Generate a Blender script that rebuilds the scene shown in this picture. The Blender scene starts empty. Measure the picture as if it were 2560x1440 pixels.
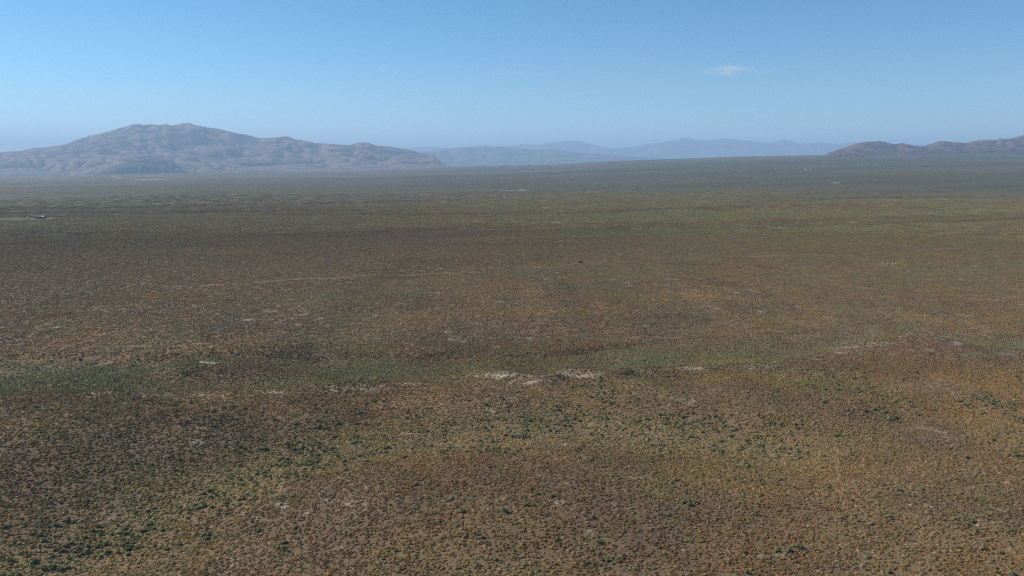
import bpy, bmesh, math, random
import numpy as np
from mathutils import Vector, Matrix, noise as mnoise

SC = bpy.context.scene
COL = SC.collection
R = math.radians

# ------------------------------------------------------------------ camera
CAM_H = 95.0
F_PX = 1991.0                     # focal length in photo pixels (2560 wide)
HORIZON = 400.0
PITCH = math.atan((720.0 - HORIZON) / F_PX)
cam_data = bpy.data.cameras.new("camera")
cam_data.sensor_width = 36.0
cam_data.lens = F_PX / 2560.0 * 36.0
cam_data.clip_start = 0.5
cam_data.clip_end = 250000.0
cam = bpy.data.objects.new("camera", cam_data)
COL.objects.link(cam)
cam.location = (0, 0, CAM_H)
cam.rotation_euler = (R(90) - PITCH, 0, 0)
SC.camera = cam

# ------------------------------------------------------------------ light
SUN_EL = R(34.0)
SUN_AZ = R(-72.0)                 # measured from +Y towards +X: sun stands left, slightly ahead
sun_dir = Vector((math.sin(SUN_AZ) * math.cos(SUN_EL), math.cos(SUN_AZ) * math.cos(SUN_EL), math.sin(SUN_EL)))
world = bpy.data.worlds.new("World")
SC.world = world
world.use_nodes = True
wn = world.node_tree
wn.nodes.clear()
sky = wn.nodes.new("ShaderNodeTexSky")
sky.sky_type = 'NISHITA'
sky.sun_disc = False
sky.sun_elevation = SUN_EL
sky.sun_rotation = SUN_AZ
sky.altitude = 2500.0
sky.air_density = 1.0
sky.dust_density = 0.0
sky.ozone_density = 3.5
bg = wn.nodes.new("ShaderNodeBackground")
bg.inputs["Strength"].default_value = 0.098
wo = wn.nodes.new("ShaderNodeOutputWorld")
hs = wn.nodes.new("ShaderNodeHueSaturation")
hs.inputs["Hue"].default_value = 0.49
hs.inputs["Saturation"].default_value = 1.2
wn.links.new(sky.outputs[0], hs.inputs["Color"])
wn.links.new(hs.outputs[0], bg.inputs[0])
wn.links.new(bg.outputs[0], wo.inputs[0])

sun_data = bpy.data.lights.new("sun", 'SUN')
sun_data.energy = 4.6
sun_data.angle = R(0.5)
sun_data.color = (1.0, 0.92, 0.80)
sun = bpy.data.objects.new("sun", sun_data)
COL.objects.link(sun)
sun.location = (0, 0, 3000)
sun.rotation_euler = sun_dir.to_track_quat('Z', 'Y').to_euler()

SC.view_settings.view_transform = 'Standard'
SC.view_settings.look = 'None'
SC.view_settings.exposure = 0.4
SC.view_settings.gamma = 1.0
SC.cycles.use_denoising = False
SC.cycles.sample_clamp_direct = 12.0
SC.cycles.sample_clamp_indirect = 2.0
SC.cycles.use_adaptive_sampling = False
SC.cycles.filter_width = 1.25
SC.cycles.max_bounces = 5
SC.cycles.diffuse_bounces = 2
SC.cycles.volume_bounces = 1
SC.cycles.volume_max_steps = 256

rng = np.random.default_rng(7)
random.seed(7)

# ------------------------------------------------------------------ noise
def _h(ix, iy, s):
    n = (ix.astype(np.int64) * 374761393 + iy.astype(np.int64) * 668265263 + s * 1442695041) & 0xffffffff
    n = ((n ^ (n >> 13)) * 1274126177) & 0xffffffff
    n = ((n ^ (n >> 16)) * 2246822519) & 0xffffffff
    return ((n ^ (n >> 15)) & 0xffffff) / float(0xffffff)

def vn(x, y, s=0):
    x = np.asarray(x, float); y = np.asarray(y, float)
    fx = np.floor(x); fy = np.floor(y)
    tx = x - fx; ty = y - fy
    tx = tx * tx * tx * (tx * (tx * 6 - 15) + 10); ty = ty * ty * ty * (ty * (ty * 6 - 15) + 10)
    a = _h(fx, fy, s); b = _h(fx + 1, fy, s); c = _h(fx, fy + 1, s); d = _h(fx + 1, fy + 1, s)
    return (a * (1 - tx) + b * tx) * (1 - ty) + (c * (1 - tx) + d * tx) * ty

def fbm(x, y, s=0, o=4, g=0.5):
    v = 0.0; a = 1.0; t = 0.0
    for k in range(o):
        v = v + a * vn(x * 2 ** k + 17.3 * k, y * 2 ** k - 9.1 * k, s + k * 31)
        t += a; a *= g
    return v / t

def ss(a, b, x):
    t = np.clip((np.asarray(x, float) - a) / (b - a), 0, 1)
    return t * t * (3 - 2 * t)

# ------------------------------------------------------------------ terrain
EU = [-2500, -600, 0, 500, 900, 1000, 1100, 1250, 1380, 1500, 1600, 1700, 1900, 2100, 2560, 3400]
EV = [452, 443, 439, 432, 430, 426, 422, 418, 414, 405, 401, 398, 391, 388, 385, 385]   # pixel height where the plain ends
VV = [440, 436, 433, 430, 427, 420, 417, 414, 411, 406, 402, 400, 396, 394, 392, 392]   # the ground at 14 km

def col_of(x, y):
    return 1280 + F_PX / math.cos(PITCH) * x / np.maximum(y, 1.0)

D_E = 8000.0
def macro(x, y):
    r = np.hypot(x, y)
    yy = np.maximum(y, 0.12 * r)
    u = col_of(x, yy)
    ze = CAM_H - (np.interp(u, EU, EV) - HORIZON) / F_PX * D_E
    zv = CAM_H - (np.interp(u, EU, VV) - HORIZON) / F_PX * 14000.0
    t = np.clip((r - 1200) / (D_E - 1200), 0, 1)
    z = ze * t ** 1.25
    t2 = ss(D_E, 14000, r)
    return z * (1 - t2) + zv * t2

def P(u, v, z=0.0):
    """photo pixel -> point on the level z"""
    a = (u - 1280) / F_PX; b = (720 - v) / F_PX
    cy, cz = math.cos(PITCH) + b * math.sin(PITCH), -math.sin(PITCH) + b * math.cos(PITCH)
    k = (z - CAM_H) / cz
    return a * k, cy * k

def ridge_fn(pts, z=0.0):
    w = np.array([P(u, v, z) for u, v in pts])
    return w[:, 0], w[:, 1]

EDGE = ridge_fn([(-700, 1015), (0, 1003), (300, 990), (650, 976), (900, 966), (1100, 952), (1250, 936), (1340, 950), (1430, 936), (1550, 932),
                 (1700, 922), (1900, 914), (2050, 885), (2270, 850), (2450, 878), (2700, 890), (3300, 900)])
BANK = ridge_fn([(-700, 900), (0, 904), (400, 908), (560, 896), (1000, 891), (1380, 885), (1530, 873), (1700, 857), (1900, 846), (2270, 838),
                 (2450, 856), (2700, 862), (3300, 870)], -3)
WASH = [P(*p) for p in [(-250, 1520), (-20, 1440), (150, 1380), (330, 1290), (520, 1220), (700, 1150), (850, 1120), (1000, 1090), (1400, 1058), (1700, 1064), (1950, 1100)]]

def seg_dist(x, y, pts):
    d = np.full(np.shape(x), 1e9)
    for (ax, ay), (bx, by) in zip(pts[:-1], pts[1:]):
        vx, vy = bx - ax, by - ay
        t = np.clip(((x - ax) * vx + (y - ay) * vy) / (vx * vx + vy * vy), 0, 1)
        d = np.minimum(d, np.hypot(x - ax - t * vx, y - ay - t * vy))
    return d

MOUND = [P(*p) for p in [(470, 912), (530, 906), (640, 915), (760, 930), (860, 947)]]
KNOLLS = [(2270, 860, 26, 15, 3.4), (2170, 876, 18, 11, 1.4), (2390, 884, 20, 11, 1.4), (60, 1110, 55, 40, 4.0), (420, 1060, 60, 34, 4.0), (900, 1200, 45, 26, 3.0), (1500, 1000, 60, 40, 2.0), (1760, 880, 40, 16, 1.6), (2050, 1010, 60, 35, 2.0),
          (1050, 1340, 34, 24, 1.8), (2300, 1200, 70, 40, 2.2), (1600, 1210, 45, 30, 1.5), (180, 938, 22, 9, 1.4)]
FARK = [(1725, 531, 30, 22, 6.0), (2275, 531, 45, 24, 7.0), (1290, 530, 24, 16, 2.6), (1800, 532, 20, 15, 2.0), (370, 760, 60, 20, 1.5), (2430, 662, 90, 30, 2.0),
        (190, 477, 130, 90, 7.0), (500, 476, 100, 70, 6.0), (1700, 632, 80, 30, 2.2), (2100, 660, 60, 26, 1.8), (640, 520, 160, 60, 4.0), (2100, 760, 70, 20, 1.2)]

def terrain(x, y):
    x = np.asarray(x, float); y = np.asarray(y, float)
    r = np.hypot(x, y)
    z = macro(x, y)
    near = 1 - ss(600, 1100, r)
    ye = np.interp(x, *EDGE) + 5 * (vn(x / 14, y * 0, 5) - .5) + 9 * (vn(x / 40, y * 0, 6) - .5)
    yb = np.interp(x, *BANK) + 4 * (vn(x / 22, y * 0, 7) - .5)
    yb = np.maximum(yb, ye + 14)
    gap = np.clip((yb - ye) / 60, 0.25, 1)
    dz = -4.2 * gap * ss(-2, 22, y - ye) + 2.0 * gap * ss(-2, 7, y - yb) * (.5 + vn(x / 30, y * 0, 8)) + 0.8 * gap * ss(0, 60, y - yb) + 1.0 * gap * ss(0, 160, y - yb)
    dz = dz + 1.8 * np.exp(-((y - ye + 7) / 7.0) ** 2) * ss(-25, 0, x) * (1 - ss(85, 125, x)) * (.4 + vn(x / 18, y * 0, 9))
    dw = seg_dist(x, y, WASH)
    dz = dz - 4.5 * np.exp(-(dw / 34) ** 2)
    dm = seg_dist(x, y, MOUND)
    x0, x1 = MOUND[0][0], MOUND[-1][0]
    tm = np.clip((x - x0) / (x1 - x0), 0, 1)
    dz = dz + (4.6 - 2.2 * tm) * np.exp(-(dm / 13.0) ** 2) * (1 - .3 * ss(.8, 1, tm))
    for u, v, rx, ry, h in KNOLLS:
        cx, cy = P(u, v)
        dz = dz + h * np.exp(-((x - cx) / rx) ** 2 - ((y - cy) / ry) ** 2)
    dz = dz + 7.5 * (fbm(x / 85, y / 85, 11, 3) - .5) * (1 - ss(400, 900, r)) + 0.5 * (fbm(x / 11, y / 11, 12, 2) - .5)
    z = z + dz * near
    for u, v, rx, ry, h in FARK:
        cx, cy = P(u, v)
        z = z + h * np.exp(-((x - cx) / rx) ** 2 - ((y - cy) / ry) ** 2)
    far = ss(600, 2500, r)
    z = z + far * (6.0 * (fbm(x / 900, y / 420, 21, 4) - .5) * (1 + ss(2500, 8000, r) * 1.0)) + ss(500, 900, r) * 2.2 * (fbm(x / 160, y / 90, 22, 3) - .5)
    return z

def at(u, v):
    """photo pixel -> point of the terrain"""
    a = (u - 1280) / F_PX; b = (720 - v) / F_PX
    d = np.array([a, math.cos(PITCH) + b * math.sin(PITCH), -math.sin(PITCH) + b * math.cos(PITCH)])
    k = np.geomspace(100, 40000, 1500)
    h = CAM_H + d[2] * k - terrain(d[0] * k, d[1] * k)
    i = np.argmax(h < 0)
    if h[i] >= 0:
        i = len(k) - 1
    k = np.linspace(k[max(i - 1, 0)], k[i], 60)
    h = CAM_H + d[2] * k - terrain(d[0] * k, d[1] * k)
    j = int(np.argmax(h < 0)) if (h < 0).any() else len(k) - 1
    return float(d[0] * k[j]), float(d[1] * k[j])

def to_px(x, y, z):
    dx, dy, dz = x, y, z - CAM_H
    f = dy * math.cos(PITCH) - dz * math.sin(PITCH)
    g = dy * math.sin(PITCH) + dz * math.cos(PITCH)
    return 1280 + F_PX * dx / f, 720 - F_PX * g / f

# ------------------------------------------------------------------ ground cover zones
# (u, v, half width, half height, kind, strength)
BLOBS = [
 (1260,937,62,6,'b',1.0),(1340,952,52,3,'b',1.1),(1440,937,60,6,'b',1.0),(1870,920,45,5,'b',.8),(1920,917,25,4,'b',.8),(1725,921,45,3,'b',1.1),
 (520,906,30,4,'b',1.3),(680,981,36,5,'b',.9),(520,998,42,4,'b',.9),(225,993,28,3,'b',1.2),(490,1106,24,7,'b',.8),(1405,1112,30,6,'b',.9),
 (1465,1060,13,3,'b',1.1),(1550,1058,9,3,'b',1.1),(2535,927,12,4,'b',1.2),(1932,1137,8,4,'b',1.5),(1950,1389,20,5,'b',.9),(1890,1388,28,3,'b',.9),
 (1825,1382,22,3,'b',.8),(775,1283,26,3,'b',.8),(850,977,120,4,'b',.55),(1040,972,80,3,'b',.5),(1015,1040,10,2,'b',.8),(2310,875,60,3,'b',.3),
 (2440,884,50,3,'b',.35),(1240,990,12,2,'b',.5),(1920,1123,10,3,'b',1.0),(1755,1207,12,3,'b',.9),(500,1070,20,4,'b',.6),(1690,1262,10,5,'b',.7),
 (2220,660,50,2,'b',.4),(1395,556,16,1.2,'b',.9),(1270,476,30,1.2,'b',.8),(1305,475,14,1.6,'b',1.0),(1060,487,18,.8,'b',.7),(360,449,26,.6,'b',1.2),
 (395,447.5,22,.7,'b',1.8),(325,457,16,.5,'b',1.0),(284,441,5,.7,'b',1.4),(298,444,6,.7,'b',1.2),(336,445,4,.7,'b',1.2),(385,440,20,.5,'b',1.0),
 (124,447.5,13,.6,'b',1.3),(157,446.5,12,.5,'b',1.2),(60,444,90,3.2,'s',.8),(762,429,10,1.2,'b',1.6),(785,427,14,.8,'b',1.2),(2088,457,14,.6,'b',1.2),
 (300,571,8,.8,'b',1.2),(2000,386,150,1,'s',.3),(1450,409,60,1.5,'s',.7),(1510,683,26,2,'b',.5),(680,776,26,3,'b',.6),(150,818,30,3,'b',.6),(1240,664,20,1.5,'s',.8),
 (2080,1418,75,14,'p',1.0),(785,1408,32,7,'p',1.0),(1850,1042,60,8,'p',.9),(2150,950,30,10,'p',.4),(1800,1060,80,20,'p',.5),(560,1300,60,40,'p',.5),
 (650,922,150,16,'p',1.2),(90,1190,150,50,'p',.3),(2020,915,80,10,'p',.6),(1980,985,140,20,'p',.6),(1700,1010,60,14,'p',.4),(1270,1250,60,10,'p',.7),(950,1340,60,40,'p',.5),
 (2340,958,50,20,'s',1.1),(2250,965,45,18,'s',.9),(2390,985,60,20,'s',.8),(2150,940,40,20,'s',.3),(740,1157,40,5,'s',1.0),(530,1195,60,15,'s',.6),
 (240,1290,95,14,'s',.8),(170,1215,34,9,'s',.9),(1760,850,62,7,'s',.8),(2010,842,80,5,'s',.9),(1480,1080,80,26,'s',.45),(860,943,34,5,'s',.7),
 (1600,1275,44,16,'s',.7),(650,1300,26,8,'s',.7),(2280,855,40,9,'s',.7),(1700,1380,40,20,'s',.5),(1330,1060,60,16,'s',.4),(480,1015,30,5,'s',.7),
 (120,1340,90,24,'s',.6),(1180,985,40,10,'s',.5),(880,1250,40,14,'s',.5),(1750,875,60,9,'s',.6),(2450,1040,90,20,'s',.5),(180,935,26,4,'s',.6),(50,1100,60,8,'s',.5),
 (1640,760,60,4,'s',.35),(1500,845,60,4,'s',.4),(750,888,40,4,'s',.6),(300,835,60,5,'s',.4),(2000,770,90,5,'s',.3),(1200,640,80,3,'s',.4),(900,560,120,3,'s',.3),
 (2300,498,160,3,'s',.5),(1500,513,200,2.5,'s',.5),(1150,497,80,2,'s',.4),(2250,470,120,2,'s',.3),(1700,452,150,1.5,'s',.4),(2350,378,60,5,'s',.5),
 (700,540,240,5,'g',.6),(300,520,300,6,'g',.7),(1100,470,300,4,'g',.4),(1800,545,300,4,'g',.4),(1600,485,250,5,'g',.5),(2300,540,250,3,'g',.4),
 (700,600,240,5,'g',.4),(150,610,160,8,'g',.4),(880,735,260,7,'g',.8),(200,765,160,5,'g',.7),(2300,640,200,4,'g',.3),(1950,760,200,8,'g',.2),(2500,870,90,10,'g',1.0),
 (60,1030,120,24,'g',.2),(120,1090,100,12,'g',.6),(1900,1000,60,10,'g',.4),(2000,1085,90,12,'g',.5),(1650,1040,60,14,'g',.5),(2200,1200,90,40,'g',.3),(1450,450,300,3,'g',.3),
]
_B = []
def build_blobs():
    for u, v, a, b, k, s in BLOBS:
        c = np.array(at(u, v))
        ex = np.array(at(u + a, v)) - c
        z = macro(c[0], c[1])
        rr = math.hypot(*c)
        per = (v + 0.0 - HORIZON) / rr if v > HORIZON + 1 else (CAM_H / rr ** 2 * F_PX)
        d2 = max(b / max(abs((CAM_H - z) * F_PX / rr ** 2), .002 * 4000 / rr), 1.0)
        d2 = min(d2, rr * .3)
        ey = c / rr * d2
        M = np.linalg.inv(np.array([ex, ey]).T)
        _B.append((c, M, k, s, max(np.hypot(*ex), d2)))
build_blobs()

def zones(x, y):
    """weights: green cover, straw grass, bare pale soil, gravelly purple soil, sagebrush density"""
    x = np.asarray(x, float); y = np.asarray(y, float)
    r = np.hypot(x, y)
    n1 = fbm(x / 46, y / 46, 41, 4); n2 = fbm(x / 38, y / 38, 42, 4); n3 = fbm(x / 30, y / 30, 43, 4); n4 = fbm(x / 7, y / 7, 44, 3)
    al = .95 * x + .32 * y; ac = -.32 * x + .95 * y; tw = ss(2200, 4500, r)
    L1 = fbm(al / 620, ac / 105, 45, 5, .6) * (1 - tw) + np.clip(.5 + 2.0 * (fbm(x / 2600, y / 330, 55, 6, .6) - .5), 0, 1) * tw
    L2 = fbm(al / 500, ac / 90, 46, 5, .6) * (1 - tw) + np.clip(.5 + 1.7 * (fbm(x / 2200, y / 260, 56, 6, .6) - .5), 0, 1) * tw
    brk = fbm(x / 3.2, y / 3.2, 47, 2); brk2 = .5 * brk + .5 * fbm(x / (1.4 + r * .004), y / (1.0 + r * .004), 57, 2)
    fa = ss(500, 1100, r)
    g = ss(.50, .66, n1) * .35 * (1 - fa) + fa * ss(.40, .62, L1) * .75
    s = ss(.54, .68, n2) * .45 * (1 - fa) + fa * ss(.54, .68, L2) * (.35 + .65 * tw)
    p = ss(.50, .64, n3) * .6 * (1 - fa) + fa * ss(.5, .64, 1 - L1) * .6
    b = ss(.66, .78, n3 * .35 + brk * .4 + n4 * .25) * .7 * (1 - fa)
    sage = .05 + .45 * ss(.54, .70, fbm(x / 34, y / 34, 48, 4)) 
    ye = np.interp(x, *EDGE); yb = np.maximum(np.interp(x, *BANK), ye + 14)
    w = 12 * (n4 - .5) + 16 * (n1 - .5)
    strip = ss(4, 14, y - ye + w) * (1 - ss(-4, 3, y - yb + w * .4)) * (r < 900)
    stv = .55 + .45 * ss(.40, .55, fbm(x / 40, y / 16, 49, 3))
    g = g * (1 - strip) + strip * stv
    s = s * (1 - .8 * strip); p = p * (1 - .85 * strip); b = b * (1 - strip)
    sage = sage * (1 - strip * .7)
    lip = np.exp(-((y - ye + 3) / 7.0) ** 2) * (r < 900)
    p = np.maximum(p, lip * .5); b = np.maximum(b, lip * ss(.50, .62, fbm(x / 12, y / 6, 50, 3)) * .55)
    bankline = np.exp(-((y - yb) / 3.0) ** 2) * (r < 900)
    sage = sage + bankline * .5 * ss(.35, .6, fbm(x / 25, y / 25, 53, 2))
    dw = seg_dist(x, y, WASH)
    wsh = np.exp(-((dw + 16 * (n1 - .5)) / 19) ** 2)
    sage = sage + wsh * (.15 + .6 * ss(.42, .58, fbm(x / 22, y / 22, 51, 3)))
    s = np.maximum(s, wsh * (.25 + .45 * ss(.40, .62, fbm(x / 16, y / 16, 52, 3)))); p = p * (1 - wsh)
    g = np.maximum(g, wsh * .5)
    sage = sage * (1 - .8 * darkness(x, y))
    for c, M, k, st, rad in _B:
        dx = x - c[0]; dy = y - c[1]
        m = (np.abs(dx) < rad * 3.2) & (np.abs(dy) < rad * 3.2)
        if not m.any():
            continue
        q = M @ np.vstack([dx[m], dy[m]])
        wgt = np.exp(-(q[0] ** 2 + q[1] ** 2) * .9)
        if rad < 60:
            wgt = wgt * ss(.25, .62, .55 * wgt + .6 * n4[m])
        wgt = wgt * st
        if k == 'b': b[m] = np.maximum(b[m], wgt * ss(.33, .56, brk2[m] * .75 + .24 * wgt))
        if k == 's': s[m] = np.maximum(s[m], wgt)
        if k == 'g': g[m] = np.maximum(g[m], wgt)
        if k == 'p': p[m] = np.maximum(p[m], wgt); g[m] *= 1 - np.minimum(wgt * 1.3, 1)
    return [np.clip(q, 0, 1.3) for q in (g, s, b, p, sage)]

DARK = [(90,1190,150,60,1.0),(430,1075,200,34,.9),(820,1030,180,26,.7),(60,1240,120,40,.8),(950,1340,90,50,.5),(560,1290,60,40,.5),(1290,1290,120,50,.4),(2180,1130,140,40,.5),(1900,1280,160,50,.4),(1200,1000,140,16,.4),(2300,760,200,20,.4),(650,922,150,14,1.0),(600,780,300,14,.35),(200,516,600,3.5,1.0),(350,527,700,3,.9),(80,540,200,4,.7),(100,585,300,8,.7),(350,500,300,2.5,.6),(700,470,400,2.5,.7),(950,534,330,3,.8),(2250,506,420,3,.6),(1750,527,60,3,.9),(1250,610,300,4,.5),(500,640,300,4,.4),(1730,660,80,5,.6),(1500,560,350,3,.4),(160,475,160,3,.7),(1300,760,400,10,.25)]
def darkness(x, y):
    d = .55 * ss(.50, .68, fbm(x / 75, y / 75, 61, 4)) * (1 - ss(600, 1000, np.hypot(x, y))) + .5 * ss(.52, .66, fbm((.95 * x + .32 * y) / 900, (-.32 * x + .95 * y) / 110, 62, 4)) * ss(700, 1200, np.hypot(x, y))
    for u, v, a, b, k in DARK:
        cx, cy = P(u, v); ex = abs(P(u + a, v)[0] - cx); ey = abs(P(u, v - b)[1] - cy)
        d = np.maximum(d, k * np.exp(-((x - cx) / ex) ** 2 - ((y - cy) / ey) ** 2))
    return np.clip(d, 0, 1) * (1 - np.exp(-(seg_dist(x, y, WASH) / 24) ** 2))

SAGE_SPOTS = [(1880,1115,34,16),(1860,1100,40,14),(1720,1255,14,7),(2545,1140,28,30),(120,1410,36,14),(2150,950,40,14),(2110,940,50,18),
              (1600,1060,50,12),(2230,1050,30,10),(1980,1385,26,14),(1500,1400,50,26),(1960,1060,60,8),(440,1160,60,20),(620,1130,40,10),(900,1110,50,12),(560,1320,50,26),
              (980,1290,20,8),(2440,1320,40,24),(2080,1290,30,14),(1420,1360,40,24),(700,1370,26,18),(2500,1010,30,14)]

# ------------------------------------------------------------------ materials
def nt(name):
    m = bpy.data.materials.new(name); m.use_nodes = True
    t = m.node_tree; t.nodes.clear()
    out = t.nodes.new("ShaderNodeOutputMaterial"); b = t.nodes.new("ShaderNodeBsdfPrincipled")
    b.inputs["Roughness"].default_value = .95
    b.inputs["Specular IOR Level"].default_value = .15
    t.links.new(b.outputs[0], out.inputs[0])
    return m, t, b

def N(t, kind, **kw):
    n = t.nodes.new(kind)
    for k, v in kw.items():
        if k in n.inputs: n.inputs[k].default_value = v
        else: setattr(n, k, v)
    return n

def mixc(t, f, a, b, mode='MIX'):
    n = t.nodes.new("ShaderNodeMix"); n.data_type = 'RGBA'; n.blend_type = mode
    for sock, v in ((n.inputs[0], f), (n.inputs[6], a), (n.inputs[7], b)):
        if isinstance(v, (int, float)): sock.default_value = v
        elif isinstance(v, tuple): sock.default_value = (*v, 1)
        else: t.links.new(v, sock)
    return n.outputs[2]

def maprange(t, v, a, b, c=0.0, d=1.0):
    n = t.nodes.new("ShaderNodeMapRange"); n.inputs[1].default_value = a; n.inputs[2].default_value = b
    n.inputs[3].default_value = c; n.inputs[4].default_value = d
    t.links.new(v, n.inputs[0]); return n.outputs[0]

def mth(t, op, a, b=None):
    n = t.nodes.new("ShaderNodeMath"); n.operation = op
    for i, v in enumerate((a, b)):
        if v is None: continue
        if isinstance(v, (int, float)): n.inputs[i].default_value = v
        else: t.links.new(v, n.inputs[i])
    return n.outputs[0]

SOIL = (.240, .156, .086); STRAW = (.335, .205, .100); PALE = (.39, .32, .23); GRAVEL = (.170, .124, .088)
VEG_B = (.104, .092, .040); VEG_G = (.080, .102, .050); VEG_P = (.096, .074, .050)

def ground_material():
    m, t, b = nt("ground_soil")
    geo = N(t, "ShaderNodeNewGeometry")
    def noise(scale, det=3, rough=.55):
        n = N(t, "ShaderNodeTexNoise"); n.inputs["Scale"].default_value = scale; n.inputs["Detail"].default_value = det; n.inputs["Roughness"].default_value = rough
        t.links.new(geo.outputs["Position"], n.inputs["Vector"]); return n.outputs[0]
    z = N(t, "ShaderNodeAttribute"); z.attribute_name = "zones"
    z2 = N(t, "ShaderNodeAttribute"); z2.attribute_name = "zones2"
    sep = N(t, "ShaderNodeSeparateColor"); t.links.new(z.outputs["Color"], sep.inputs[0])
    sep2 = N(t, "ShaderNodeSeparateColor"); t.links.new(z2.outputs["Color"], sep2.inputs[0])
    g, s, ba = sep.outputs[0], sep.outputs[1], sep.outputs[2]
    p, far = sep2.outputs[0], sep2.outputs[1]
    n_f = noise(1.6, 4, .6); n_m = noise(.35, 4, .6); n_l = noise(.06, 4)
    soil = mixc(t, maprange(t, n_m, .38, .62), SOIL, (.185, .120, .066))
    soil = mixc(t, p, soil, GRAVEL)
    soil = mixc(t, mth(t, 'MULTIPLY', s, maprange(t, n_f, .35, .6)), soil, STRAW)
    soil = mixc(t, mth(t, 'MULTIPLY', sep2.outputs[2], .55), soil, (.105, .072, .046))
    soil = mixc(t, mth(t, 'MULTIPLY', g, .5), soil, (.12, .105, .06))
    # where no shrub is modelled any more, the cover itself is the surface
    veg = mixc(t, maprange(t, n_f, .42, .6), VEG_B, (.066, .060, .028))
    veg = mixc(t, p, veg, VEG_P)
    veg = mixc(t, g, veg, mixc(t, maprange(t, n_f, .42, .6), VEG_G, (.040, .050, .028)))
    veg = mixc(t, mth(t, 'MULTIPLY', s, .55), veg, (.19, .120, .072))
    veg = mixc(t, maprange(t, n_m, .52, .70, 0, .35), veg, soil)
    veg = mixc(t, mth(t, 'MULTIPLY', sep2.outputs[2], .5), veg, (.050, .046, .034))
    c = mixc(t, far, soil, veg)
    c = mixc(t, mth(t, 'MULTIPLY', ba, 1.0), c, PALE)
    v = mixc(t, maprange(t, n_l, .3, .7, .0, .25), c, (.07, .06, .045))
    t.links.new(v, b.inputs["Base Color"])
    bump = N(t, "ShaderNodeBump"); bump.inputs["Strength"].default_value = .8; bump.inputs["Distance"].default_value = .5
    hn = mth(t, 'MULTIPLY', noise(1.1, 3, .6), maprange(t, far, 0, 1, .25, 1.2))
    t.links.new(hn, bump.inputs["Height"]); t.links.new(bump.outputs[0], b.inputs["Normal"])
    return m

def shrub_material(name, dark, jitter=.45):
    m, t, b = nt(name)
    tint = N(t, "ShaderNodeAttribute"); tint.attribute_name = "tint"; tint.attribute_type = 'INSTANCER'
    rnd = N(t, "ShaderNodeAttribute"); rnd.attribute_name = "rnd"
    oi = N(t, "ShaderNodeObjectInfo")
    k = mth(t, 'ADD', mth(t, 'MULTIPLY', rnd.outputs["Fac"], .7), mth(t, 'MULTIPLY', oi.outputs["Random"], .3))
    c = mixc(t, maprange(t, k, .15, .85, 1 - jitter, 1 + jitter), (0, 0, 0), tint.outputs["Color"])
    c = N(t, "ShaderNodeVectorMath", operation='SCALE')
    t.links.new(tint.outputs["Color"], c.inputs[0]); t.links.new(maprange(t, k, .1, .9, 1 - jitter, 1 + jitter), c.inputs[3])
    t.links.new(c.outputs[0], b.inputs["Base Color"])
    return m

def plain(name, rgb, rough=.9, metal=0.0, var=.15, scale=2.0, spec=.3):
    m, t, b = nt(name)
    n = N(t, "ShaderNodeTexNoise"); n.inputs["Scale"].default_value = scale; n.inputs["Detail"].default_value = 4
    tc = N(t, "ShaderNodeTexCoord"); t.links.new(tc.outputs["Object"], n.inputs["Vector"])
    c = mixc(t, maprange(t, n.outputs[0], .3, .7), tuple(q * (1 - var) for q in rgb), tuple(min(q * (1 + var), .95) for q in rgb))
    t.links.new(c, b.inputs["Base Color"])
    b.inputs["Roughness"].default_value = rough; b.inputs["Metallic"].default_value = metal; b.inputs["Specular IOR Level"].default_value = spec
    return m

def mountain_material(name, a, bcol, ccol, sc=1.0):
    m, t, b = nt(name)
    geo = N(t, "ShaderNodeNewGeometry")
    def noise(scale, det=5):
        n = N(t, "ShaderNodeTexNoise"); n.inputs["Scale"].default_value = scale * sc; n.inputs["Detail"].default_value = det; n.inputs["Roughness"].default_value = .62
        t.links.new(geo.outputs["Position"], n.inputs["Vector"]); return n.outputs[0]
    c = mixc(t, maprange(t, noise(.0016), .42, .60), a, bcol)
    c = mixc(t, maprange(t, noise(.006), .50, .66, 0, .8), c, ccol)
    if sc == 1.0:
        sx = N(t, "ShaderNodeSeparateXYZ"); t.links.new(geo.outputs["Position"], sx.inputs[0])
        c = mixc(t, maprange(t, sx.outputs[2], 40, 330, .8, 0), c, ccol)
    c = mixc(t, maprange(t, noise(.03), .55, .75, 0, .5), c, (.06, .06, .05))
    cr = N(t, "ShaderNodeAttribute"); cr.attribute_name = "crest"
    c = mixc(t, maprange(t, mth(t, 'ADD', cr.outputs["Fac"], mth(t, 'MULTIPLY', mth(t, 'SUBTRACT', noise(.004), .5), .9)), .45, .95), c, ccol)  # tan grass on crests, also painting in the contrast of sunlit slopes
    c = mixc(t, maprange(t, cr.outputs["Fac"], .45, .10), c, tuple(q * .55 for q in bcol))  # darker gully scrub, with slope shade put into the colour
    t.links.new(c, b.inputs["Base Color"])
    bump = N(t, "ShaderNodeBump"); bump.inputs["Strength"].default_value = .7; bump.inputs["Distance"].default_value = 12.0
    t.links.new(noise(.015), bump.inputs["Height"]); t.links.new(bump.outputs[0], b.inputs["Normal"])
    return m

# ------------------------------------------------------------------ object helpers
def mesh_np(name, verts, faces, mat=None, smooth=False):
    me = bpy.data.meshes.new(name)
    verts = np.asarray(verts, np.float32); faces = np.asarray(faces, np.int32)
    k = faces.shape[1]
    me.vertices.add(len(verts)); me.vertices.foreach_set("co", verts.ravel())
    me.loops.add(faces.size); me.loops.foreach_set("vertex_index", faces.ravel())
    me.polygons.add(len(faces)); me.polygons.foreach_set("loop_start", np.arange(0, faces.size, k, dtype=np.int32))
    me.polygons.foreach_set("loop_total", np.full(len(faces), k, np.int32))
    me.update(calc_edges=True); me.validate()
    if smooth: me.polygons.foreach_set("use_smooth", np.ones(len(me.polygons), bool))
    if mat: me.materials.append(mat)
    return me

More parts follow.
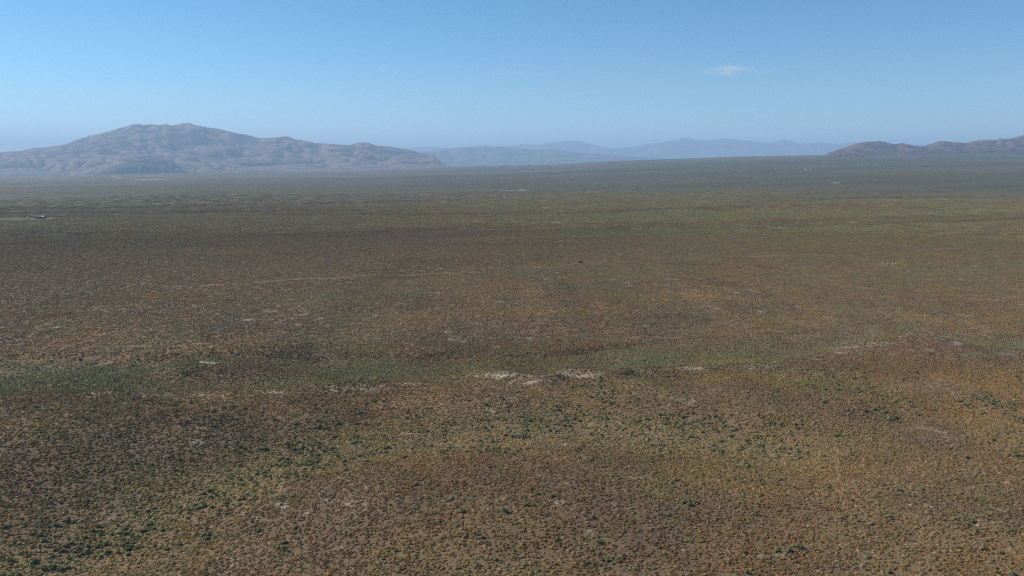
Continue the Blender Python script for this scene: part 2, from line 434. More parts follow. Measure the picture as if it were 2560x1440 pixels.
def link(name, me, parent=None, kind=None, label=None, cat=None, group=None, loc=None):
    o = bpy.data.objects.new(name, me); COL.objects.link(o)
    if parent: o.parent = parent
    if loc is not None: o.location = loc
    if kind: o["kind"] = kind
    if label: o["label"] = label
    if cat: o["category"] = cat
    if group: o["group"] = group
    return o

def empty(name, loc, label, cat, group=None, rz=0.0):
    o = bpy.data.objects.new(name, None); COL.objects.link(o)
    o.location = loc; o.rotation_euler = (0, 0, rz); o["label"] = label; o["category"] = cat
    if group: o["group"] = group
    return o

def attr_color(me, name, arr):
    a = me.attributes.new(name, 'FLOAT_COLOR', 'POINT'); a.data.foreach_set("color", np.asarray(arr, np.float32).ravel())

def grid_faces(nr, nc):
    i = np.arange(nr - 1)[:, None] * nc + np.arange(nc - 1)[None, :]
    return np.stack([i, i + 1, i + nc + 1, i + nc], -1).reshape(-1, 4)

# ------------------------------------------------------------------ ground sheet
def build_ground():
    az = np.concatenate([np.radians(np.arange(-180, -44, 4.0)), np.radians(np.linspace(-43, 43, 760)), np.radians(np.arange(47, 181, 4.0))])
    az[-1] = math.pi
    rr = np.concatenate([np.geomspace(5, 110, 16)[:-1], np.geomspace(110, 1500, 640)[:-1], np.geomspace(1500, 12000, 330)[:-1], np.geomspace(12000, 42000, 60)])
    A, Q = np.meshgrid(az, rr)
    x = (Q * np.sin(A)).ravel(); y = (Q * np.cos(A)).ravel()
    z = terrain(x, y)
    me = mesh_np("ground", np.stack([x, y, z], 1), grid_faces(len(rr), len(az))[:, ::-1], ground_material(), True)
    g, s, b, p, sage = zones(x, y)
    far = ss(1500, 2700, Q.ravel())
    one = np.ones_like(g)
    attr_color(me, "zones", np.stack([np.clip(g, 0, 1), np.clip(s, 0, 1), np.clip(b, 0, 1), one], 1))
    attr_color(me, "zones2", np.stack([np.clip(p, 0, 1), far, darkness(x, y), one], 1))
    link("ground", me, kind="structure")
    return z.min()
ZMIN = build_ground()

# ------------------------------------------------------------------ mountains: relief cut by running water, then fitted to the skyline
def erode(h, up, iters, kk, fix):
    nr, nc = h.shape
    n = nr * nc
    idx = np.arange(n).reshape(nr, nc)
    offs = [(-1, 0, 1.), (1, 0, 1.), (0, -1, 1.), (0, 1, 1.), (-1, -1, 1.414), (-1, 1, 1.414), (1, -1, 1.414), (1, 1, 1.414)]
    for it in range(iters):
        h = h + up
        best = np.zeros((nr, nc)); rec = idx.copy(); dist = np.ones((nr, nc))
        for dy, dx, L in offs:
            ys = slice(max(0, -dy), nr - max(0, dy)); yt = slice(max(0, dy), nr - max(0, -dy))
            xs = slice(max(0, -dx), nc - max(0, dx)); xt = slice(max(0, dx), nc - max(0, -dx))
            sl = (h[ys, xs] - h[yt, xt]) / L
            m = sl > best[ys, xs]
            bs = best[ys, xs]; bs[m] = sl[m]
            rs = rec[ys, xs]; rs[m] = idx[yt, xt][m]
            ds = dist[ys, xs]; ds[m] = L
        hf = h.ravel(); order = np.argsort(hf).tolist(); rl = rec.ravel().tolist()
        area = [1.0] * n
        for i in reversed(order):
            j = rl[i]
            if j != i: area[j] += area[i]
        c = (kk * np.asarray(area) ** .45 / dist.ravel())
        c[fix.ravel()] = 0
        c = c.tolist(); hl = hf.tolist()
        for i in order:
            j = rl[i]
            if j != i:
                hl[i] = (hl[i] + c[i] * hl[j]) / (1 + c[i])
        h = np.asarray(hl).reshape(nr, nc)
        hs = h.copy()
        hs[1:-1, 1:-1] = h[1:-1, 1:-1] * .80 + .05 * (h[:-2, 1:-1] + h[2:, 1:-1] + h[1:-1, :-2] + h[1:-1, 2:])
        h = np.where(fix, h, hs)
    return h

def upsample(h, f):
    nr, nc = h.shape
    yy = np.linspace(0, nr - 1, (nr - 1) * f + 1); xx = np.linspace(0, nc - 1, (nc - 1) * f + 1)
    a = np.array([np.interp(xx, np.arange(nc), h[i]) for i in range(nr)])
    return np.array([np.interp(yy, np.arange(nr), a[:, j]) for j in range(a.shape[1])]).T

def build_range(name, prof, d_base, d_ridge, d_back, cell, iters, kk, mat, seed, u0, u1, spurs=(), reach=1.0, sink=12, meander=.10, pw=1.25, relief=.033):
    """a crest line with spurs, worn down by water and fitted to the skyline; columns fan out with distance"""
    pu = np.array([p[0] for p in prof], float); pv = np.array([p[1] for p in prof], float)
    dm = (d_base + d_ridge) / 2
    nc = int((u1 - u0) / F_PX * dm / cell) + 1
    nr = int((d_back - d_base) / cell) + 1
    U = np.linspace(u0, u1, nc); D = np.linspace(d_base, d_back, nr)
    UU, DD = np.meshgrid(U, D)
    K = math.cos(PITCH) / F_PX
    X = (UU - 1280) * K * DD; Y = DD
    G = terrain(X, Y)
    gb = G[0][None, :] + 0 * G
    Wc = (d_ridge - d_base) * reach
    wx = X + Wc * .42 * (fbm(X / (Wc * .5), Y / (Wc * .5), seed + 1, 4) - .5) + Wc * .12 * (fbm(X / (Wc * .12), Y / (Wc * .12), seed + 4, 3) - .5)
    wy = Y + Wc * .42 * (fbm(X / (Wc * .5), Y / (Wc * .5), seed + 2, 4) - .5) + Wc * .12 * (fbm(X / (Wc * .12), Y / (Wc * .12), seed + 5, 3) - .5)
    lines = []
    cu = np.arange(u0, u1 + 1, (u1 - u0) / 60.0)
    cd = d_ridge * (1 + meander * (fbm(cu / 160, cu * 0, seed + 7, 2) - .5) * 2)
    lines.append(([(u, float(np.interp(u, pu, pv)), d) for u, d in zip(cu, cd)], Wc))
    for sp in spurs:
        lines.append((sp[1], Wc * sp[0]))
    H = np.zeros_like(X)
    for pts, W in lines:
        q = [((u - 1280) * K * d, d, CAM_H + (HORIZON - v) / F_PX * d) for u, v, d in pts]
        for (ax, ay, az), (bx_, by, bz) in zip(q[:-1], q[1:]):
            vx, vy = bx_ - ax, by - ay
            t = np.clip(((wx - ax) * vx + (wy - ay) * vy) / (vx * vx + vy * vy), 0, 1)
            d = np.hypot(wx - ax - t * vx, wy - ay - t * vy)
            h = np.maximum(az + t * (bz - az) - gb, 0) * np.maximum(0, 1 - d / W) ** pw
            H = np.maximum(H, h)
    H = H * (1 + .35 * (fbm(X / (Wc * .25), Y / (Wc * .25), seed + 3, 5) - .5))
    H = H + relief * Wc * (np.abs(fbm(wx / (Wc * .16), wy / (Wc * .16), seed + 6, 4) - .5) * -2 + .35) * np.clip(H / (Wc * .02), 0, 1)
    H = np.maximum(H, 0)
    fix = (H <= .5)
    fix[0, :] = fix[-1, :] = True
    E = erode(np.where(fix, 0, H + rng.random(H.shape) * 2), H * .010, iters, kk, fix)
    E = np.maximum(E, 0)
    for _ in range(8):
        Z = G + E
        ang = (Z - CAM_H) / DD
        k = np.argmax(ang, 0); cc = np.arange(nc)
        want = (HORIZON - np.interp(U, pu, pv)) / F_PX
        need = want * DD[k, cc] + CAM_H - G[k, cc]
        f = np.clip(need / np.maximum(E[k, cc], 1), 0.02, 3)
        wr = np.clip(DD / DD[k, cc][None, :], 0, 1) ** 3
        E = E * (1 + (f[None, :] - 1) * wr)
    Z = G + E - sink * (1 - ss(0, sink * 2.0, E))
    Z[-1] -= 60
    me = mesh_np(name, np.stack([X.ravel(), Y.ravel(), Z.ravel()], 1), grid_faces(nr, nc), mat, True)
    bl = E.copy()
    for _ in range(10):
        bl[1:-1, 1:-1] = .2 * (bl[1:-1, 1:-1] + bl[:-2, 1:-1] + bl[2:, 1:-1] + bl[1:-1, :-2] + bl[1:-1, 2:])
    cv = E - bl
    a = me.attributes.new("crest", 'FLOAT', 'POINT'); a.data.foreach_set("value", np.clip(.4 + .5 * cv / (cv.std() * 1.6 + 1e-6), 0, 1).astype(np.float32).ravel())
    return link(name, me, kind="structure")

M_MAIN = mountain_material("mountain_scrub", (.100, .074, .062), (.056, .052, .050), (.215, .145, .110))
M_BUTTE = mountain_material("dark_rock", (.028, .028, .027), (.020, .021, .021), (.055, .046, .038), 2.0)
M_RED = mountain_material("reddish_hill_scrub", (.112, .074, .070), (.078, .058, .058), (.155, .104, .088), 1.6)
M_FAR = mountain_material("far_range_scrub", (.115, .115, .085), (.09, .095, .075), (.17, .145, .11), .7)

MAIN = [(-1400, 428), (-900, 416), (-500, 402), (-250, 392), (0, 381), (60, 377), (78, 372), (90, 369.5), (100, 371), (135, 367), (165, 363), (185, 355), (205, 348),
        (230, 341), (260, 335), (290, 327), (310, 321), (325, 318), (335, 314), (352, 312.3), (365, 315), (385, 313), (402, 316), (420, 312.5), (436, 317),
        (450, 314), (462, 311), (480, 310.3), (492, 315), (510, 318), (530, 322), (545, 323.5), (570, 329), (600, 336), (620, 338.5), (650, 347), (672, 346.5),
        (700, 344.5), (722, 342), (740, 350), (760, 352.5), (790, 358.5), (820, 360.5), (850, 362.5), (872, 364), (895, 358), (922, 356.5), (940, 365), (952, 366),
        (965, 365.5), (1000, 371.5), (1020, 374), (1040, 379), (1070, 386), (1085, 388), (1100, 404), (1130, 416), (1180, 424)]
SPURS = [(.42, [(480, 312, 13300), (560, 345, 12200), (640, 385, 11000), (655, 420, 9900)]), (.40, [(345, 314, 13300), (290, 350, 12100), (210, 385, 11000), (150, 424, 9800)]),
         (.36, [(722, 343, 13000), (690, 368, 12000), (620, 400, 10800), (575, 424, 9800)]), (.34, [(895, 358, 12600), (965, 380, 11600), (1050, 406, 10600)]),
         (.38, [(420, 314, 13300), (440, 350, 12200), (500, 385, 11000), (510, 420, 10000)]), (.36, [(205, 349, 13200), (120, 382, 11800), (40, 410, 10600)]),
         (.34, [(800, 361, 13000), (830, 382, 11800), (800, 405, 10700), (770, 422, 9900)]), (.34, [(640, 346, 13200), (720, 382, 11800), (735, 415, 10200)]),
         (.34, [(880, 370, 12000), (900, 395, 10900), (935, 418, 9900)]), (.30, [(300, 360, 12000), (330, 385, 11200), (270, 400, 10500)]),
         (.34, [(60, 378, 12500), (-20, 405, 11000), (-60, 425, 9900)]), (.30, [(1000, 372, 12600), (1060, 390, 11600), (1085, 400, 11000)])]
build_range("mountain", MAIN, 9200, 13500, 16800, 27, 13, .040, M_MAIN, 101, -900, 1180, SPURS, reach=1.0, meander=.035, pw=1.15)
BUTTE = [(225, 436), (252, 428), (270, 423), (292, 413.5), (305, 409.5), (318, 406.5), (330, 404), (340, 401), (346, 399), (362, 399.5), (380, 398.7), (400, 399.4), (420, 398.8), (428, 401), (436, 407), (446, 413.5), (455, 421), (468, 429), (480, 436)]
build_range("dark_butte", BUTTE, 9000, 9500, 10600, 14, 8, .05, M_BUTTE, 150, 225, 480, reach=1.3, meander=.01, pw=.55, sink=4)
RIGHT = [(1960, 392), (2020, 389), (2060, 386), (2085, 377), (2110, 369), (2140, 359), (2155, 356.5), (2158, 355.5), (2180, 355), (2192, 353.3), (2204, 355), (2220, 359), (2236, 362),
         (2250, 358.3), (2262, 361), (2285, 366), (2300, 367), (2312, 366), (2338, 355), (2352, 353.3), (2375, 356), (2410, 358.5), (2430, 354.5), (2450, 350.5),
         (2470, 351), (2484, 351.5), (2495, 346.5), (2508, 349), (2530, 346.5), (2548, 340.5), (2560, 339), (2620, 330), (2700, 322), (2850, 318), (3100, 330), (3400, 345)]
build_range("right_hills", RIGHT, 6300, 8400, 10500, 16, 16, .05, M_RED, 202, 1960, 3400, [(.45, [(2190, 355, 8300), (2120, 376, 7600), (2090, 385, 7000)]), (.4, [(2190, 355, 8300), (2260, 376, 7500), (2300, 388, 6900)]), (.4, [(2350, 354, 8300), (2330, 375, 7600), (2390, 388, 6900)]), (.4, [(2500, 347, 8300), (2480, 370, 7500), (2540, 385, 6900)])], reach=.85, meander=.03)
MID = [(1010, 430), (1040, 395), (1060, 379), (1085, 378), (1110, 376), (1140, 370), (1165, 368.5), (1200, 368), (1240, 367), (1275, 370.5), (1300, 371), (1345, 375), (1372, 373),
       (1400, 376), (1440, 381), (1480, 384), (1520, 386), (1560, 389), (1620, 394), (1700, 399), (1800, 401)]
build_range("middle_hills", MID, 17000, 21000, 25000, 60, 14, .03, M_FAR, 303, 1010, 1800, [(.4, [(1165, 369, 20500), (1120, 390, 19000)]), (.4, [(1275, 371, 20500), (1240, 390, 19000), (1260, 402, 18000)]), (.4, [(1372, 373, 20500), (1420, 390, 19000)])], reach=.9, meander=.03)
FARR = [(900, 375), (1000, 372), (1060, 368.5), (1085, 366.5), (1105, 371), (1150, 370), (1185, 366), (1205, 362.5), (1220, 365), (1250, 366), (1275, 365), (1310, 361.5), (1345, 363), (1375, 358),
        (1400, 354), (1425, 352.5), (1448, 353.5), (1462, 359), (1485, 363), (1510, 368), (1530, 371.5), (1550, 371), (1575, 367), (1590, 367), (1620, 360), (1650, 357.5),
        (1660, 355), (1675, 354), (1700, 346.5), (1722, 346), (1735, 350.5), (1765, 352), (1805, 347.5), (1840, 350), (1853, 353), (1875, 352), (1890, 357), (1925, 360),
        (1945, 353), (1950, 351.3), (1972, 352), (1990, 359.5), (2015, 360), (2050, 357), (2085, 361.5), (2120, 357.5), (2150, 358), (2200, 360), (2300, 362), (2500, 362), (2800, 365)]
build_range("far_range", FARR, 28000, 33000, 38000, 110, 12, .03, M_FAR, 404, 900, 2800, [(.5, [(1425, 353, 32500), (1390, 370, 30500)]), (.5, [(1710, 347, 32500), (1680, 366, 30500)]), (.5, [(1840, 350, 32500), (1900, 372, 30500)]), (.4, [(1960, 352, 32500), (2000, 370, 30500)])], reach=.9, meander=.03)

# ------------------------------------------------------------------ shrub meshes
def ico(sub):
    bm = bmesh.new(); bmesh.ops.create_icosphere(bm, subdivisions=sub, radius=1.0)
    v = np.array([q.co[:] for q in bm.verts]); f = np.array([[q.index for q in p.verts] for p in bm.faces]); bm.free()
    return v, f
ICO = {k: ico(k) for k in (1, 2, 3)}

def blob_shrub(r, sub, seed, h=.75, rough=.45):
    v, f = ICO[sub]
    v = v.copy()
    g = np.random.default_rng(seed)
    k = 1 + rough * (np.array([mnoise.noise(Vector(p) * 1.9 + Vector((seed * 3.1, 0, 0))) for p in v]) * 1.3) + rough * .5 * (g.random(len(v)) - .5)
    v *= k[:, None]
    v[:, 2] = np.where(v[:, 2] < 0, v[:, 2] * .25, v[:, 2]) * h
    v[:, 2] += .12
    return v * r, f

def leafy(v, f, n, size, seed, r, h):
    """adds n leaf-sized faces standing off a shrub's surface"""
    g = np.random.default_rng(seed)
    V = [v]; F = [f]; base = len(v)
    th = g.random(n) * 2 * np.pi; ph = np.arccos(g.random(n) * .95)
    d = np.stack([np.sin(ph) * np.cos(th), np.sin(ph) * np.sin(th), np.cos(ph)], 1)
    c = d * np.array([1, 1, h]) * r * (.75 + .45 * g.random(n))[:, None]; c[:, 2] += .1 * r
    a = g.normal(size=(n, 3)); a /= np.linalg.norm(a, axis=1)[:, None]
    b = np.cross(a, d); b /= np.maximum(np.linalg.norm(b, axis=1), .1)[:, None]
    s = size * (.6 + .8 * g.random(n))[:, None]
    tri = np.stack([c - b * s * .5, c + b * s * .5, c + (d * .8 + a * .5) * s], 1).reshape(-1, 3)
    return np.vstack([v, tri]), np.vstack([f, np.arange(n * 3).reshape(-1, 3) + base])

def with_rnd(me, rnd):
    a = me.attributes.new("rnd", 'FLOAT', 'POINT'); a.data.foreach_set("value", np.asarray(rnd, np.float32)); return me

M_SCRUB = shrub_material("scrub_foliage", .5, .42)
M_SAGE = shrub_material("sagebrush_foliage", .5, .35)
def src(name, me):
    return bpy.data.objects.new(name, me)

def scrub_single(i):
    v, f = blob_shrub(.38, 2, 10 + i, .58, .55)
    v, f = leafy(v, f, 50, .14, 40 + i, .38, .66)
    g = np.random.default_rng(i); return with_rnd(mesh_np("scrub_clump", v, f, M_SCRUB), g.random(len(v)))

def patch(i, half, count, rmin, rmax, sub, nleaf=0):
    g = np.random.default_rng(500 + i); V = []; F = []; A = []; base = 0
    for k in range(count):
        r = rmin + (rmax - rmin) * g.random() ** 1.6
        v, f = blob_shrub(r, sub, 600 + i * 50 + k % 40, .72, .5)
        if nleaf: v, f = leafy(v, f, nleaf, r * .4, k, r, .75)
        a = g.random() * 6.28; c, s = math.cos(a), math.sin(a)
        x = v[:, 0] * c - v[:, 1] * s; y = v[:, 0] * s + v[:, 1] * c
        q = np.sqrt(g.random()) * half * 1.25; aa = g.random() * 6.28
        px, py = (g.random(2) - .5) * 2 * half * 1.08
        V.append(np.stack([x + px, y + py, v[:, 2]], 1)); F.append(f + base); base += len(v)
        A.append(np.full(len(v), g.random()))
    return with_rnd(mesh_np("scrub_patch", np.vstack(V), np.vstack(F), M_SCRUB), np.concatenate(A))

def sage_mesh(i, r=.75):
    g = np.random.default_rng(900 + i)
    V = []; F = []; A = []; base = 0
    for k in range(7):                       # several rounded sprays of leaves on short crooked stems
        a = k / 7 * 6.28 + g.random(); q = r * (.15 + .5 * g.random())
        rr = r * (.34 + .26 * g.random()); hz = r * (.25 + .5 * g.random())
        v, f = blob_shrub(rr, 2, 950 + i * 10 + k, .95, .5)
        v, f = leafy(v, f, 70, rr * .34, 77 * i + k, rr, .95)
        v = v + np.array([q * math.cos(a), q * math.sin(a), hz * .8])
        V.append(v); F.append(f + base); base += len(v); A.append(np.full(len(v), g.random()) * .6 + g.random(len(v)) * .4)
    for k in range(5):
        a = g.random() * 6.28; q = r * .5
        p = np.array([[0, 0, -.15], [.06, .03, -.15], [-.02, .06, -.15], [q * math.cos(a), q * math.sin(a), r * .6]])
        V.append(p); F.append(np.array([[0, 1, 3], [1, 2, 3], [2, 0, 3]]) + base); base += 4; A.append(np.zeros(4))
    return with_rnd(mesh_np("sagebrush", np.vstack(V), np.vstack(F), M_SAGE), np.concatenate(A))

def coll(name, objs):
    c = bpy.data.collections.new(name)
    for o in objs: c.objects.link(o)
    return c

def scatter(name, c, x, y, z, scl, rot, tint, idx, label, cat, uneven=False):
    n = len(x)
    scl = scl[:, None] * (.72 + .56 * rng.random((n, 3))) if uneven else np.repeat(scl[:, None], 3, 1)
    me = bpy.data.meshes.new(name)
    me.vertices.add(n); me.vertices.foreach_set("co", np.stack([x, y, z], 1).astype(np.float32).ravel())
    def put(nm, ty, key, arr):
        a = me.attributes.new(nm, ty, 'POINT'); a.data.foreach_set(key, np.ascontiguousarray(arr).ravel())
    put("scl", 'FLOAT_VECTOR', "vector", scl.astype(np.float32)); put("rot", 'FLOAT_VECTOR', "vector", rot.astype(np.float32))
    put("idx", 'INT', "value", idx.astype(np.int32)); put("tint", 'FLOAT_COLOR', "color", np.hstack([tint, np.ones((n, 1))]).astype(np.float32))
    o = link(name, me, kind="stuff", label=label, cat=cat)
    ng = bpy.data.node_groups.new(name, 'GeometryNodeTree')
    ng.interface.new_socket("Geometry", in_out='INPUT', socket_type='NodeSocketGeometry')
    ng.interface.new_socket("Geometry", in_out='OUTPUT', socket_type='NodeSocketGeometry')
    gi = ng.nodes.new("NodeGroupInput"); go = ng.nodes.new("NodeGroupOutput")
    ci = ng.nodes.new("GeometryNodeCollectionInfo"); ci.inputs[0].default_value = c; ci.inputs[1].default_value = True; ci.inputs[2].default_value = True
    m2p = ng.nodes.new("GeometryNodeMeshToPoints")
    ip = ng.nodes.new("GeometryNodeInstanceOnPoints")
    def na(nm, ty):
        q = ng.nodes.new("GeometryNodeInputNamedAttribute"); q.data_type = ty; q.inputs[0].default_value = nm
        return [s for s in q.outputs if s.enabled and s.name == "Attribute"][0]
    L = ng.links.new
    L(gi.outputs[0], m2p.inputs[0]); L(m2p.outputs[0], ip.inputs["Points"]); L(ci.outputs[0], ip.inputs["Instance"])
    ip.inputs["Pick Instance"].default_value = True
    L(na("idx", 'INT'), ip.inputs["Instance Index"]); L(na("scl", 'FLOAT_VECTOR'), ip.inputs["Scale"])
    e2r = ng.nodes.new("FunctionNodeEulerToRotation"); L(na("rot", 'FLOAT_VECTOR'), e2r.inputs[0]); L(e2r.outputs[0], ip.inputs["Rotation"])
    L(ip.outputs[0], go.inputs[0])
    md = o.modifiers.new("scatter", 'NODES'); md.node_group = ng
    return o

def sector(r0, r1, n, half=R(41)):
    r = np.sqrt(r0 ** 2 + (r1 ** 2 - r0 ** 2) * rng.random(n)); a = (rng.random(n) * 2 - 1) * half
    return r * np.sin(a), r * np.cos(a), r

def tilt_rot(x, y, h):
    """euler angles that lay a patch on the slope, with a random turn"""
    gx = (terrain(x + h, y) - terrain(x - h, y)) / (2 * h); gy = (terrain(x, y + h) - terrain(x, y - h)) / (2 * h)
    nz = 1 / np.sqrt(1 + gx ** 2 + gy ** 2); nrm = np.stack([-gx * nz, -gy * nz, nz], 1)
    a = rng.random(len(x)) * 6.283
    t = np.stack([np.cos(a), np.sin(a), 0 * a], 1); t -= (t * nrm).sum(1)[:, None] * nrm; t /= np.linalg.norm(t, axis=1)[:, None]
    b = np.cross(nrm, t)
    m20, m21, m22 = t[:, 2], b[:, 2], nrm[:, 2]; m10, m00 = t[:, 1], t[:, 0]
    return np.stack([np.arctan2(m21, m22), -np.arcsin(np.clip(m20, -1, 1)), np.arctan2(m10, m00)], 1)

C_DRK = np.array([.165, .090, .044]); C_OCH = np.array([.280, .162, .048]); C_BRN = np.array([.235, .138, .060]); C_OLV = np.array([.185, .158, .052]); C_GRN = np.array([.176, .184, .082])
C_PUR = np.array([.170, .116, .072]); C_STR = np.array([.33, .215, .115]); C_SAG = np.array([.178, .172, .076]); C_GRY = np.array([.190, .180, .094])



def scrub_tint(x, y, g, s, b, p, spread=.25):
    n = len(x)
    ff = ss(500, 1200, np.hypot(x, y))[:, None]
    m = fbm(x / 25, y / 25, 71, 4)[:, None] * (1 - .45 * ff) + .1 * ff
    c = C_BRN * (1 - m) * 1.0 + C_OCH * m
    c = c * (1 - .35 * ss(.4, .6, fbm(x / 60, y / 60, 72, 3))[:, None]) + C_OLV * .35 * ss(.4, .6, fbm(x / 60, y / 60, 72, 3))[:, None]
    pp = np.clip(p, 0, 1)[:, None] * .75; c = c * (1 - pp) + C_PUR * pp
    gg = np.clip(g, 0, 1)[:, None] * .9 * (1 - .6 * pp) * (1 - .3 * ff); c = c * (1 - gg) + C_GRN * gg
    dk = darkness(x, y)[:, None] * (1 - .5 * np.clip(g, 0, 1)[:, None]); c = c * (1 - dk) + C_DRK * dk
    c = c * (1 - .38 * dk * ff) * (1 + ff * np.array([[-.03, .04, -.28]]))
    k = rng.random(n)[:, None]
    c = np.where((k < .10), C_GRY, c); c = np.where((k > .10) & (k < .10 + .22 * np.clip(s, 0, 1)[:, None]), C_STR, c)
    c = np.where((k > .94), C_OLV, c)
    wl = np.exp(-(seg_dist(x, y, WASH) / 18) ** 2)[:, None]
    return c * (1 - spread + 2 * spread * rng.random((n, 1))) * (1.12 - .10 * ff) * (1 + .22 * wl)

# the wheel track, in photo pixels
TRACK_PX = [(-500, 782), (-200, 757), (0, 741), (180, 733), (430, 717), (560, 711), (640, 705), (760, 697), (900, 690), (1080, 684), (1240, 679), (1350, 670), (1430, 660),
            (1480, 657), (1580, 650), (1720, 646), (1900, 641), (2080, 636), (2290, 625), (2400, 622), (2560, 618), (2900, 610)]
TRACK = [at(*p) for p in TRACK_PX]
FIELD = [at(-260, 546.6), at(96, 546.8)]
# how open the track lies along its length (overgrown where the brush closes over it)
TRACK_W = ([-500, 0, 180, 200, 420, 440, 540, 570, 630, 650, 1170, 1220, 1400, 1420, 1500, 1520, 1700, 1730, 1780, 1850, 1870, 2070, 2100, 2280, 2300, 2390, 2410, 2560, 3000],
           [.4, .5, .5, .2, .2, .9, .9, .2, .2, 1, 1, .25, .2, .7, .6, .15, .15, .8, .2, .2, .9, .8, .3, .3, 1, 1, .3, .5, .4])

def build_scrub():
    # near: every clump for itself
    x, y, r = sector(118, 430, 350000)
    g, s, b, p, sage = zones(x, y)
    keep = rng.random(len(x)) < np.clip(1.0 - .55 * np.clip(b, 0, 1) - .35 * np.clip(s, 0, 1) - .2 * np.clip(p - .7, 0, 1), .03, 1) * ss(.10, .42, fbm(x / 2.6, y / 2.6, 73, 2) + .12)
    keep &= r < 400 + 30 * rng.random(len(x))
    x, y, g, s, b, p = (q[keep] for q in (x, y, g, s, b, p))
    n = len(x)
    sc = (.40 + .80 * rng.random(n) ** 2.5) * (1 + .15 * g)
    rot = np.stack([rng.normal(0, .08, n), rng.normal(0, .08, n), rng.random(n) * 6.283], 1)
    scatter("low_scrub", coll("scrub_kinds", [src("scrub_clump", scrub_single(i)) for i in range(8)]), x, y, terrain(x, y) - .03, sc, rot,
            scrub_tint(x, y, g, s, b, p), rng.integers(0, 8, n), "low ochre and brown desert scrub covering the near bench", "scrub", True)
    # middle: patches of 5 m
    def tiles(r0, r1, cell, jit):
        xs = np.arange(-r1 * .68, r1 * .68, cell); ys = np.arange(r0 * .7, r1, cell)
        X, Y = np.meshgrid(xs, ys); X = X.ravel() + rng.normal(0, jit, X.size); Y = Y.ravel() + rng.normal(0, jit, Y.size)
        q = np.hypot(X, Y); w = cell * (rng.random(len(X)) - .5) * 4
        m = (q > r0 + w) & (q < r1 + w) & (np.abs(np.arctan2(X, Y)) < R(41)); return X[m], Y[m]
    for nm, r0, r1, cell, cnt, a0, a1, sub, leaf, lab in (
            ("scrub_cover", 406, 1150, 4.6, 34, .16, .46, 1, 8, "brown and green scrub spreading over the flats beyond the wash"),
            ("distant_scrub_cover", 1105, 2700, 15, 170, .28, .80, 1, 0, "distant grey green and brown scrub on the plain")):
        x, y = tiles(r0, r1, cell, cell * .12)
        g, s, b, p, sage = zones(x, y)
        keep = rng.random(len(x)) < (1 - .85 * np.clip(b, 0, 1))
        if cell > 10: keep &= rng.random(len(x)) > ss(1500, 2700, np.hypot(x, y))
        keep &= ~((seg_dist(x, y, TRACK) < cell * .42 + .3) & (np.interp(to_px(x, y, 0 * x)[0], *TRACK_W) > .55))
        keep &= seg_dist(x, y, FIELD) > 19 + cell * .45
        x, y, g, s, b, p = (q[keep] for q in (x, y, g, s, b, p))
        n = len(x)
        scatter(nm, coll(nm + "_kinds", [src("scrub_patch", patch(i + (50 if cell > 10 else 0), cell / 2, cnt, a0, a1, sub, leaf)) for i in range(8)]), x, y, terrain(x, y),
                .9 + .2 * rng.random(n), tilt_rot(x, y, cell * .4), scrub_tint(x, y, g, s * .3, b, p, .10) * .80, rng.integers(0, 8, n), lab, "scrub")
build_scrub()

# ------------------------------------------------------------------ sagebrush
BIG = [(1262,1276,1.5),(213,1377,1.45),(265,1382,1.4),(245,1313,1.2),(229,1323,1.1),(249,1325,1.0),(278,1332,1.1),(213,1339,1.0),(307,1361,1.1),(325,1362,1.1),(295,1378,1.0),
       (85,1402,1.3),(45,1438,1.3),(150,1422,1.3),(130,1416,1.3),(110,1420,1.3),(24,1398,1.1),(262,1357,1.2),(195,1365,1.0),(140,1310,1.2),(102,1335,1.2),(108,1348,1.2),
       (322,1370,1.2),(350,1365,1.1),(385,1318,1.1),(405,1322,1.1),(450,1358,1.1),(415,1370,1.0),(1325,1218,1.0),(1315,1258,1.0),(1205,1340,1.0),(1140,1262,1.0),(1155,1275,1.1),
       (1710,1252,1.5),(1722,1258,1.4),(1735,1251,1.2),(1998,1366,1.3),(1985,1362,1.2),(1970,1374,1.1),(2455,1370,1.2),(1495,1352,1.2),(1480,1290,1.0),(1640,1180,1.1),(1545,1195,1.1)]
